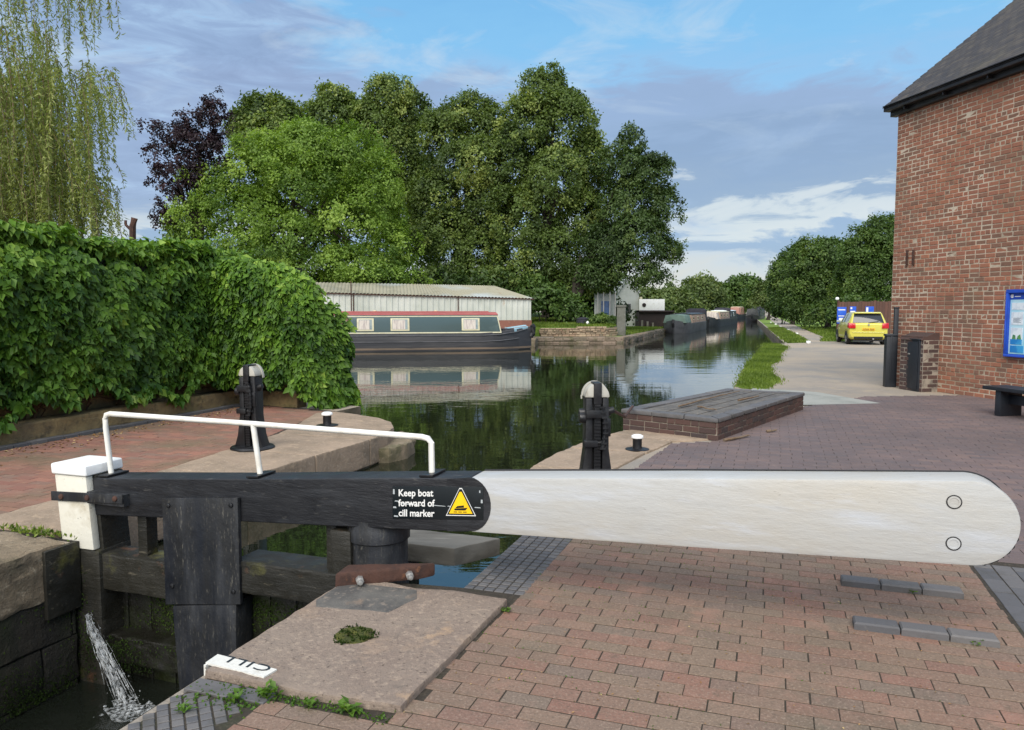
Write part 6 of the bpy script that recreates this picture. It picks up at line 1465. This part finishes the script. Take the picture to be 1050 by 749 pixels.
def cloud(scale, loc, st, lo, hi, det=7.0, rough=.55, dist=.3):
    mp = nt.nodes.new('ShaderNodeMapping'); mp.inputs['Scale'].default_value = st; mp.inputs['Location'].default_value = loc; nt.links.new(cb_.outputs[0], mp.inputs[0])
    n = nd(nt, 'ShaderNodeTexNoise', i_Scale=scale, i_Detail=det, i_Roughness=rough, i_Distortion=dist); nt.links.new(mp.outputs[0], n.inputs[0])
    return ramp(nt, n.outputs['Fac'], [(lo, (0, 0, 0, 1)), (hi, (1, 1, 1, 1))]), n.outputs['Fac']
def sc(c, k): return (c[0] * k / STR, c[1] * k / STR, c[2] * k / STR, 1)
EXPF = 1.0
EXPO = .8   # display exposure the sky tones are stated for
def S(r, g, b, k=1.0):
    c = lin(r, g, b); f = k / (STR * 2 ** EXPO); return (c[0] * f, c[1] * f, c[2] * f, 1)
hxy = mth('SQRT', mth('ADD', mth('MULTIPLY', sep.outputs[0], sep.outputs[0]), mth('MULTIPLY', sep.outputs[1], sep.outputs[1])))
tt_ = mth('DIVIDE', mth('MAXIMUM', sep.outputs[2], 0.0), mth('MAXIMUM', hxy, .05))          # tangent of the elevation
def nz(scale, st, loc=(0, 0, 0), det=6.0, rough=.55, dist=.4):
    mp = nt.nodes.new('ShaderNodeMapping'); mp.inputs['Scale'].default_value = st; mp.inputs['Location'].default_value = loc; nt.links.new(tc, mp.inputs[0])
    n = nd(nt, 'ShaderNodeTexNoise', i_Scale=scale, i_Detail=det, i_Roughness=rough, i_Distortion=dist); nt.links.new(mp.outputs[0], n.inputs[0])
    return n.outputs['Fac']
n1 = nz(2.6, (1, 1, 4.5), (3.3, .4, .2)); n2 = nz(8.0, (1, 1, 4.0), (1.1, 2.4, .7), 9.0, .62, .8); n3 = nz(1.3, (1, 1, 2.0), (.3, 5.2, 1.0))
tw_ = mth('ADD', tt_, mth('ADD', mth('MULTIPLY', mth('SUBTRACT', n1, .5), .17), mth('MULTIPLY', mth('SUBTRACT', n2, .5), .13)))
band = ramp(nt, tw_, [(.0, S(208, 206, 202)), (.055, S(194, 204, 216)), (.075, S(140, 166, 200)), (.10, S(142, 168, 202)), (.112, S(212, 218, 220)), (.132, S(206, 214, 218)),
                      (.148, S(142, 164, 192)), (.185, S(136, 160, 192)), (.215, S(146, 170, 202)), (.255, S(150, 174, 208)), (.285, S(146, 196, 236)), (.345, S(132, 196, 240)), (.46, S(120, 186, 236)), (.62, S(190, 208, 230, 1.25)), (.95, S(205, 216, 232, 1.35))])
# drifting mauve bank to the left, its edge climbing away
s_ = mth('DIVIDE', sep.outputs[0], mth('MAXIMUM', hxy, .05))
edge = mth('ADD', mth('MULTIPLY', mth('ADD', s_, .29), -1.35), mth('MULTIPLY', mth('SUBTRACT', .41, tt_), 2.6))
edge = mth('ADD', edge, mth('ADD', mth('MULTIPLY', mth('SUBTRACT', n3, .5), .9), mth('MULTIPLY', mth('SUBTRACT', n1, .5), 1.1)))
mk = ramp(nt, edge, [(.02, (0, 0, 0, 1)), (.16, (1, 1, 1, 1))])
low = ramp(nt, tw_, [(.10, (0, 0, 0, 1)), (.16, (1, 1, 1, 1))])
mcol = ramp(nt, n2, [(.30, S(136, 154, 188)), (.50, S(154, 174, 208)), (.62, S(172, 196, 226)), (.72, S(160, 206, 242))])
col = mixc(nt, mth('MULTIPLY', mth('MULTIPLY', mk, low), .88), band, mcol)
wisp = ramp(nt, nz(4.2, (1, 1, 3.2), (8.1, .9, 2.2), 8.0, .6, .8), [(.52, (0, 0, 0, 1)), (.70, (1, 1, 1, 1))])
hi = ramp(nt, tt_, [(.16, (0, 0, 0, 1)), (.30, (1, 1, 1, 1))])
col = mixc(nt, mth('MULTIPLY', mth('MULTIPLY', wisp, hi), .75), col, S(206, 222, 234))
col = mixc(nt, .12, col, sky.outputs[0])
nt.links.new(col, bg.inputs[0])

sd = bpy.data.lights.new('sun', 'SUN'); sd.energy = 2.4; sd.angle = R(55); sd.color = (1.0, .94, .85)
so = bpy.data.objects.new('sun', sd); COL.objects.link(so)
az, el = R(SUN_AZ), R(SUN_EL); to = Vector((math.sin(az) * math.cos(el), math.cos(az) * math.cos(el), math.sin(el)))
so.rotation_euler = to.to_track_quat('Z', 'Y').to_euler(); so.location = (-20, -20, 30)

cd = bpy.data.cameras.new('camera'); co = bpy.data.objects.new('camera', cd); COL.objects.link(co)
cd.sensor_width = 36.0; cd.lens = 36.0 * 780 / 1050; cd.clip_end = 3000; cd.clip_start = .05
co.location = CAM; co.rotation_euler = (math.pi / 2 - PITCH, 0, 0); scene.camera = co
vs_ = scene.view_settings; vs_.view_transform = 'Standard'; vs_.look = 'None'; vs_.exposure = 0.8; vs_.gamma = 1.0; vs_.use_curve_mapping = False
scene.cycles.use_denoising = True
scene.cycles.max_bounces = 6; scene.cycles.diffuse_bounces = 3; scene.cycles.glossy_bounces = 3; scene.cycles.transmission_bounces = 4; scene.cycles.transparent_max_bounces = 4
scene.cycles.sample_clamp_indirect = 6
